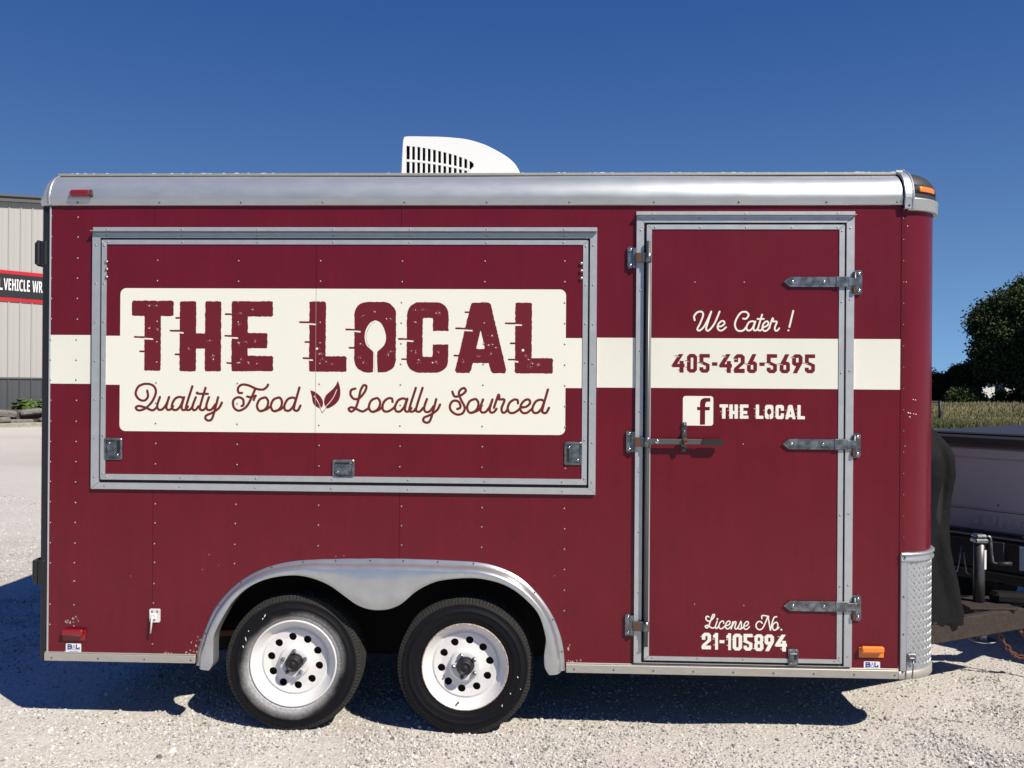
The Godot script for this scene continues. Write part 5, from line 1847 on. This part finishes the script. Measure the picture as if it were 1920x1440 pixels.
func build_lamps(o: Node3D) -> void:
	lamp("red_marker_lamp", [-2.3812, 0.4247, -2.2703, 0.4857], 0.0, M.red_lens, o)
	lamp("amber_marker_lamp", [1.5284, 0.4138, 1.6419, 0.4727], 0.0, M.amber_lens, o)
	var st := tool()
	var e := [-2.3482, 2.6298, -2.2411, 2.6626]
	box(st, Vector3(e[0], e[1], 0.012), Vector3(e[2], e[3], 0.046), Transform3D(), 0.010)
	part("red_marker_lamp", st, M.red_lens, o)
	st = tool()
	box(st, Vector3(e[2] - 0.006, e[1] - 0.002, 0.012), Vector3(e[2] + 0.004, e[3] + 0.002, 0.040), Transform3D(), 0.004)
	part("lamp_base", st, M.black, o)
	# maker's stickers beside the lower lamps
	for k in 2:
		var q: Array = [[-2.3687, 0.3579, -2.2902, 0.4097], [1.5515, 0.3439, 1.6287, 0.3952]][k]
		var sh := Sheet.new(q[0] * 1000, q[1] * 1000, q[2] * 1000, q[3] * 1000, 3.2, Color(0.90, 0.91, 0.92))
		var x := sh.x0
		var y := sh.y1
		var w: float = (q[2] - q[0]) * 1000
		var h: float = (q[3] - q[1]) * 1000
		var blue := Color(0.10, 0.22, 0.52)
		for s in ["0.14,0.12 0.14,0.50", "0.14,0.12 0.34,0.14 0.36,0.26 0.16,0.30 0.38,0.34 0.38,0.46 0.14,0.50", "0.46,0.50 0.52,0.14 0.60,0.50", "0.68,0.12 0.68,0.48 0.86,0.48 0.86,0.38"]:
			var p := pts(s)
			for i in p.size(): p[i] = Vector2(x + p[i].x * w, y - p[i].y * h)
			sh.stroke(p, w * 0.075 if s.begins_with("0.46") == false else w * 0.03, blue)
		for s in ["0.08,0.60 0.92,0.60", "0.20,0.76 0.80,0.76"]:
			var p := pts(s)
			for i in p.size(): p[i] = Vector2(x + p[i].x * w, y - p[i].y * h)
			sh.stroke(p, w * 0.028, blue)
		var sm := mat(0.95, 0.95, 0.95, 0.4)
		sm.albedo_texture = sh.texture()
		var f := tool()
		face(f, round_rect(q[0], q[1], q[2], q[3], 0.006), 0.0008, 0.0, Rect2(q[0], q[1], q[2] - q[0], q[3] - q[1]))
		part("sticker", f, sm, o)
	# hold-back hook on the rear panel
	st = tool()
	var hx := -1.917
	var hy := 0.5563
	face(st, round_rect(hx - 0.028, hy - 0.033, hx + 0.026, hy + 0.034, 0.007), 0.005, 0.005)
	box(st, Vector3(hx - 0.026, hy - 0.018, 0.005), Vector3(hx + 0.010, hy + 0.014, 0.016), Transform3D(), 0.007)
	var w := part("door_holdback", st, M.rim, o)
	st = tool(false)
	tube(st, [Vector3(hx - 0.008, hy - 0.002, 0.018), Vector3(hx - 0.008, hy - 0.03, 0.024), Vector3(hx - 0.013, hy - 0.083, 0.022)], 0.0042, 8)
	part("holdback_hook", st, M.rim, w)
	rivets(w, [Vector3(hx - 0.012, hy + 0.022, 0.005), Vector3(hx + 0.014, hy + 0.022, 0.005)], 0.006)

func build_air_conditioner(o: Node3D) -> void:
	var z := -0.72
	var ac := shell("air_conditioner", o)
	var outline := smooth_path(metres("-825,2920 -822,3005 -818,3097 -815,3122 -805,3138 -758,3140 -681,3138 -589,3135 -509,3128 -450,3120 -395,3105 -339,3085 -269,3049 -210,3011 -170,2970 -147,2921 -123,2844 -111,2774"), 4)
	var foot := 2.7649
	outline.append(Vector2(outline[outline.size() - 1].x, foot))
	outline.insert(0, Vector2(outline[0].x, foot))
	var grille := metres("-795,2697 -798,3087 -727,3080 -650,3066 -573,3048 -511,3031 -459,3012 -422,2995 -409,2982 -409,2967 -440,2936 -450,2697")
	var st := tool()
	for p in Geometry2D.clip_polygons(outline, grille): face(st, p, z, 0.004)
	part("side", st, M.white, ac)
	# hood: the outline carried across to the far side, its edges rounded
	st = tool(false)
	var c := Vector2(-0.45, foot)
	var rows := []
	for e in [[0.0, 0.0], [-0.012, 0.006], [-0.05, 0.010], [-0.35, 0.014], [-0.62, 0.010], [-0.67, 0.0]]:
		var row := PackedVector3Array()
		for p in outline:
			var g: Vector2 = (p - c).normalized() * e[1]
			row.append(Vector3(p.x + g.x, p.y + (g.y if p.y > foot + 0.01 else 0.0), z + e[0]))
		rows.append(row)
	sheet(st, rows, false, false)
	part("hood", st, M.white, ac)
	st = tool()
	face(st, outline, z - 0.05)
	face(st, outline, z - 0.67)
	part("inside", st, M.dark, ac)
	# grille bars
	var n := 12
	var bot := foot
	for k in n:
		var f := float(k)
		var x := lerpf(-0.7729, -0.4408, f / 11.0)
		var s := tool()
		var top := outline[0].y
		for i in range(1, grille.size() - 2):
			if grille[i].x <= x and grille[i + 1].x >= x: top = grille[i].y + (grille[i + 1].y - grille[i].y) * (x - grille[i].x) / (grille[i + 1].x - grille[i].x)
		slab(s, x - 0.0072, bot, x + 0.0072, top + 0.004, z - 0.012, z - 0.0005, 0.002)
		part("grille_bar", s, M.white, ac)
	st = tool()
	var cross := metres("-798,3009 -711,3002 -619,2990 -526,2973 -471,2960 -409,2946")
	var lower := PackedVector2Array()
	for i in range(cross.size() - 1, -1, -1): lower.append(cross[i] - Vector2(0, 0.0125))
	face(st, cross + lower, z + 0.0005, 0.010)
	part("grille_crossbar", st, M.white, ac)
	lettering(ac, "Dometic", Vector3(-0.4088, 2.9042, z + 0.0005), 0.105, 0.024, 0.001, M.steel)

func build_tongue(o: Node3D) -> void:
	var hz := -W / 2
	# the A-frame: two rusty channels meeting under the coupler
	var st := tool()
	for s in [1.0, -1.0]:
		var a := Vector3(XR - 0.25, 0.365, hz + s * 0.66)
		var b := Vector3(2.84, 0.355, hz + s * 0.06)
		var d := (b - a).normalized()
		var t := Transform3D(Basis(d, Vector3.UP, d.cross(Vector3.UP)), a)
		box(st, Vector3(0, -0.062, -0.025), Vector3(a.distance_to(b), 0.062, 0.025), t, 0.006)
	part("tongue_beam", st, M.rust, o)
	st = tool()
	box(st, Vector3(2.50, 0.418, hz - 0.15), Vector3(2.78, 0.430, hz + 0.15), Transform3D(), 0.003)
	part("jack_plate", st, M.rust, o)
	st = tool()
	box(st, Vector3(2.66, 0.432, hz - 0.05), Vector3(2.92, 0.500, hz + 0.05), Transform3D(Basis(Vector3.BACK, -0.05), Vector3(0.02, 0.13, 0)), 0.02)
	box(st, Vector3(2.88, 0.405, hz - 0.062), Vector3(3.02, 0.490, hz + 0.062), Transform3D(), 0.03)
	part("coupler", st, M.iron, o)
	# jack
	var jx := 2.625
	st = tool(false)
	tube(st, [Vector3(jx, 0.43, hz), Vector3(jx, 0.785, hz)], 0.032, 18)
	var j := part("jack_tube", st, M.steel, o)
	st = tool()
	box(st, Vector3(jx - 0.038, 0.785, hz - 0.038), Vector3(jx + 0.038, 0.812, hz + 0.040), Transform3D(), 0.006)
	box(st, Vector3(jx - 0.034, 0.812, hz - 0.036), Vector3(jx + 0.034, 0.838, hz + 0.036), Transform3D(), 0.010)
	part("jack_head", st, M.zinc, o)
	st = tool(false)
	tube(st, [Vector3(jx + 0.03, 0.826, hz + 0.01), Vector3(jx + 0.055, 0.824, hz + 0.012), Vector3(jx + 0.062, 0.81, hz + 0.014), Vector3(jx + 0.066, 0.72, hz + 0.02), Vector3(jx + 0.072, 0.672, hz + 0.022), Vector3(jx + 0.10, 0.664, hz + 0.024)], 0.0065, 8)
	part("jack_crank", st, M.zinc, o)
	st = tool(false)
	tube(st, [Vector3(jx + 0.10, 0.664, hz + 0.024), Vector3(jx + 0.175, 0.668, hz + 0.03)], 0.012, 10)
	part("crank_grip", st, M.grip, o)
	st = tool()
	slab(st, jx + 0.0185, 0.63, jx + 0.030, 0.745, hz + 0.024, hz + 0.0262)
	part("jack_label", st, M.white, j)
	st = tool(false)
	tube(st, [Vector3(jx, 0.225, hz), Vector3(jx, 0.40, hz)], 0.026, 14)
	lathe(st, [Vector2(0.0001, 0.0), Vector2(0.026, 0.002), Vector2(0.075, 0.018), Vector2(0.078, 0.022), Vector2(0.03, 0.012), Vector2(0.026, 0.05)], 20, Transform3D(Basis(Vector3.RIGHT, -PI / 2), Vector3(jx + 0.01, 0.190, hz + 0.02)))
	part("jack_foot", st, M.trim, o)
	# bent handle rod behind the jack, breakaway wire
	st = tool(false)
	tube(st, [Vector3(2.40, 0.62, hz - 0.1), Vector3(2.52, 0.60, hz - 0.05), Vector3(2.535, 0.68, hz - 0.05), Vector3(2.545, 0.76, hz - 0.05)], 0.005, 6)
	tube(st, [Vector3(2.55, 0.72, hz - 0.03), Vector3(2.565, 0.60, hz - 0.03), Vector3(2.60, 0.57, hz - 0.02)], 0.004, 6)
	part("breakaway_wire", st, M.zinc, o)
	# safety chains
	for s in 2:
		st = tool(false)
		var a := Vector3(2.70, 0.30, hz + 0.06) if s == 0 else Vector3(2.82, 0.30, hz + 0.05)
		var b := Vector3(2.90, 0.155, hz + 0.07) if s == 0 else Vector3(3.10, 0.11, hz + 0.25)
		var sag := 0.09 if s == 0 else 0.05
		var n := 11 if s == 0 else 12
		for i in n:
			var f := (i + 0.5) / n
			var c := a.lerp(b, f) - Vector3(0, sag * 4 * f * (1 - f), 0)
			var d := ((b - a) - Vector3(0, sag * 4 * (1 - 2 * f), 0)).normalized()
			var side := d.cross(Vector3.UP).normalized().rotated(d, PI / 2 * (i % 2) + 0.3)
			var path := []
			for k in 11:
				var q := TAU * k / 10
				path.append(c + d * cos(q) * 0.021 + side * sin(q) * 0.012)
			tube(st, path, 0.0045, 6, false)
		part("safety_chain", st, M.chain, o)

# ---------------------------------------------------------------- the pickup, turned away from the trailer by half a right angle
func build_truck() -> void:
	var o := thing("pickup_truck", "white pickup truck with a black bed cover, hitched to the trailer's tongue", "pickup truck", Vector3(3.25, 0, -1.35), deg_to_rad(-50.0))
	own[o] = true
	# own axes: x to the right of someone facing the tailgate, +z towards him
	var st := tool()
	var zt := 0.0
	slab(st, -0.78, 0.745, 0.78, 1.318, -0.05, zt, 0.018)
	slab(st, -0.70, 0.905, 0.70, 1.24, zt, zt + 0.006, 0.005)
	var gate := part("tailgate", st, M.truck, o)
	st = tool()
	slab(st, -0.78, 0.8905, 0.78, 0.8945, zt, zt + 0.0012)
	part("tailgate_crease", st, M.gasket, gate)
	st = tool(false)
	bolt(st, Vector3(-0.345, 0.938, zt + 0.0056), 0.006, 0.003)
	part("tailgate_plug", st, M.black, gate)
	var font_x := -0.551
	for ch in ["S", "U", "P", "E", "R"]:
		lettering(o, ch, Vector3(font_x, 0.79, zt + 0.001), 0.083, 0.07, 0.014, M.truck)
		font_x += 0.103
	# bed sides
	for s in [-1.0, 1.0]:
		st = tool()
		var rows := []
		for z in [0.01, -0.02, -2.42]:
			var row := PackedVector3Array()
			for p in [Vector2(0.785, 0.55), Vector2(0.985, 0.60), Vector2(1.0, 0.85), Vector2(0.99, 1.20), Vector2(0.95, 1.36), Vector2(0.84, 1.375), Vector2(0.785, 1.36)]: row.append(Vector3(p.x * s, p.y, z))
			rows.append(row)
		sheet(st, rows, true, s > 0)
		face(st, PackedVector2Array([Vector2(0.785 * s, 0.55), Vector2(0.985 * s, 0.60), Vector2(1.0 * s, 0.85), Vector2(0.99 * s, 1.20), Vector2(0.95 * s, 1.36), Vector2(0.84 * s, 1.375), Vector2(0.785 * s, 1.36)]), 0.01)
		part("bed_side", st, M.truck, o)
		st = tool()
		slab(st, minf(0.80 * s, 0.97 * s), 0.86, maxf(0.80 * s, 0.97 * s), 1.22, 0.010, 0.03, 0.012)
		part("tail_lamp", st, M.red_lens, o)
	# black cover over the bed
	st = tool()
	slab(st, -0.93, 1.318, 0.93, 1.392, -2.42, 0.022, 0.014)
	slab(st, -0.88, 1.392, 0.88, 1.412, -2.40, -0.03, 0.012)
	part("bed_cover", st, M.cap, o)
	# bumper with step, hitch receiver
	st = tool()
	slab(st, -0.98, 0.52, 0.98, 0.735, -0.02, 0.165, 0.02)
	slab(st, -0.60, 0.735, 0.60, 0.745, 0.01, 0.16, 0.004)
	slab(st, -0.9, 0.44, 0.9, 0.52, -0.1, 0.10, 0.02)
	var bp := part("bumper", st, M.black, o)
	st = tool()
	slab(st, -0.99, 0.512, 0.99, 0.526, 0.06, 0.172, 0.006)
	part("bumper_lip", st, M.cap, o)
	st = tool()
	slab(st, -0.15, 0.56, 0.15, 0.71, 0.1655, 0.169, 0.001)
	part("licence_plate", st, mat(0.30, 0.40, 0.50, 0.4), o)
	st = tool()
	slab(st, -0.045, 0.36, 0.045, 0.44, -0.3, 0.24, 0.006)
	slab(st, -0.035, 0.35, 0.035, 0.40, 0.24, 0.46, 0.006)
	part("receiver_hitch", st, M.gasket, o)
	st = tool()
	slab(st, -0.34, 0.58, -0.24, 0.72, 0.1655, 0.175, 0.003)
	part("plug_socket", st, M.cap, o)
	# running boards of the rest: cab, hood, wheels
	st = tool()
	var body := [Vector2(-2.46, 0.55), Vector2(-2.46, 1.37), Vector2(-2.50, 1.40), Vector2(-2.58, 1.90), Vector2(-2.80, 1.97), Vector2(-3.9, 1.95), Vector2(-4.45, 1.42), Vector2(-5.6, 1.30), Vector2(-5.75, 1.1), Vector2(-5.75, 0.55)]
	var rows := []
	for e in [[-0.98, 0.0], [-0.9, 0.04], [0.9, 0.04], [0.98, 0.0]]:
		var row := PackedVector3Array()
		for p in body: row.append(Vector3(e[0] * (0.86 if p.y > 1.6 else 1.0), p.y + (e[1] if p.y > 1.2 else 0.0), p.x))
		rows.append(row)
	sheet(st, rows, true, true)
	for s in [-0.98, 0.98]:
		var poly := PackedVector2Array()
		for p in body: poly.append(Vector2(p.x, p.y))
		var idx := Geometry2D.triangulate_polygon(poly)
		for i in range(0, idx.size(), 3):
			var q := []
			for k in 3:
				var p := poly[idx[i + k]]
				q.append(Vector3(s * (0.86 if p.y > 1.6 else 1.0), p.y, p.x))
			tri(st, q[0], q[1], q[2])
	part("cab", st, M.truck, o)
	st = tool()
	slab(st, -0.70, 1.46, 0.70, 1.86, -2.60, -2.52, 0.01)
	part("rear_window", st, M.glass, o)
	st = tool(false)
	var tyre: Array = [Vector2(0.22, -0.03), Vector2(0.26, 0.0), Vector2(0.34, 0.005), Vector2(0.39, -0.03), Vector2(0.40, -0.06), Vector2(0.40, -0.2), Vector2(0.37, -0.25), Vector2(0.2, -0.25)]
	for e in [[1.0, -1.0], [-1.0, -1.0], [1.0, -4.6], [-1.0, -4.6]]:
		var w := Node3D.new()
		w.name = "wheel"
		o.add_child(w, true)
		w.position = Vector3(0.97 * e[0], 0.40, e[1])
		w.rotation.y = PI / 2 * e[0]
		var s := tool(false)
		lathe(s, tyre, 40, Transform3D(), func(_r: float, _a: float, _z: float) -> Color: return Color(0.016, 0.016, 0.017))
		part("tyre", s, M.rubber, w)
		s = tool(false)
		lathe(s, [Vector2(0.225, -0.02), Vector2(0.20, -0.03), Vector2(0.08, -0.06), Vector2(0.0001, -0.03)], 24)
		part("rim", s, M.zinc, w)
	st = tool()
	slab(st, -0.5, 0.42, 0.5, 0.58, -5.5, -0.1)
	part("frame", st, M.dark, o)

# ---------------------------------------------------------------- black cloth cover on the tongue, over something tall
func build_cover() -> void:
	var cx := 2.06
	var cz := -W / 2
	var o := thing("fabric_cover", "black fabric cover draped over tall equipment on the trailer's tongue", "cover", Vector3(cx, 0.42, cz))
	own[o] = true
	var n := FastNoiseLite.new()
	n.frequency = 1.4
	n.fractal_octaves = 3
	n.seed = 6
	# height and half-width of the bundle, from its crest to its hem
	var shape := [[1.60, 0.03, 0.04], [1.585, 0.12, 0.16], [1.545, 0.19, 0.28], [1.48, 0.245, 0.37], [1.41, 0.295, 0.42], [1.346, 0.322, 0.45], [1.216, 0.33, 0.46], [1.05, 0.30, 0.45], [0.93, 0.285, 0.44], [0.825, 0.282, 0.44], [0.72, 0.30, 0.45], [0.63, 0.322, 0.46], [0.54, 0.342, 0.47], [0.47, 0.36, 0.48], [0.41, 0.37, 0.49]]
	var st := tool(false)
	var rows := []
	var m := 64
	for j in shape.size():
		for sub in (3 if j < shape.size() - 1 else 1):
			var f := sub / 3.0
			var e: Array = shape[j]
			var g: Array = shape[mini(j + 1, shape.size() - 1)]
			var y := lerpf(e[0], g[0], f)
			var a := lerpf(e[1], g[1], f)
			var b := lerpf(e[2], g[2], f)
			var row := PackedVector3Array()
			for i in m:
				var t := TAU * i / m
				var ct := cos(t)
				var sn := sin(t)
				var px := signf(ct) * pow(absf(ct), 0.72) * a
				var pz := signf(sn) * pow(absf(sn), 0.72) * b
				var low := clampf((1.35 - y) / 0.9, 0.0, 1.0)
				var fold := n.get_noise_3d(cos(t) * 1.3, y * 0.35, sin(t) * 1.3) * (0.05 + 0.06 * low)
				fold += sin(t * 9.0 + n.get_noise_2d(y * 0.6, 3.0) * 3.0) * 0.030 * low
				var dt := wrapf(t - 0.92, -PI, PI)
				fold -= 0.22 * exp(-dt * dt / 0.025) * clampf((y - 0.85) / 0.25, 0.0, 1.0) * clampf((1.56 - y) / 0.2, 0.0, 1.0)
				var dq := wrapf(t - 1.15, -PI, PI)
				fold -= 0.12 * exp(-dq * dq / 0.03) * clampf((1.25 - y) / 0.3, 0.0, 1.0)
				var hem := 0.0
				if y < 0.6: hem = (0.6 - y) / 0.19 * (0.05 * n.get_noise_2d(cos(t) * 1.5, sin(t) * 1.5) + 0.05 * maxf(0.0, -ct))
				row.append(Vector3(px * (1.0 + fold), y - 0.42 + hem - 0.035 * clampf((y - 1.2) / 0.3, 0.0, 1.0), pz * (1.0 + fold)))
			rows.append(row)
	sheet(st, rows, true, false)
	part("cloth", st, M.cloth, o)
	var fr := tool()
	box(fr, Vector3(-0.23, 0.0, -0.34), Vector3(0.22, 0.9, 0.34), Transform3D(), 0.04)
	part("covered_box", fr, M.black, o)
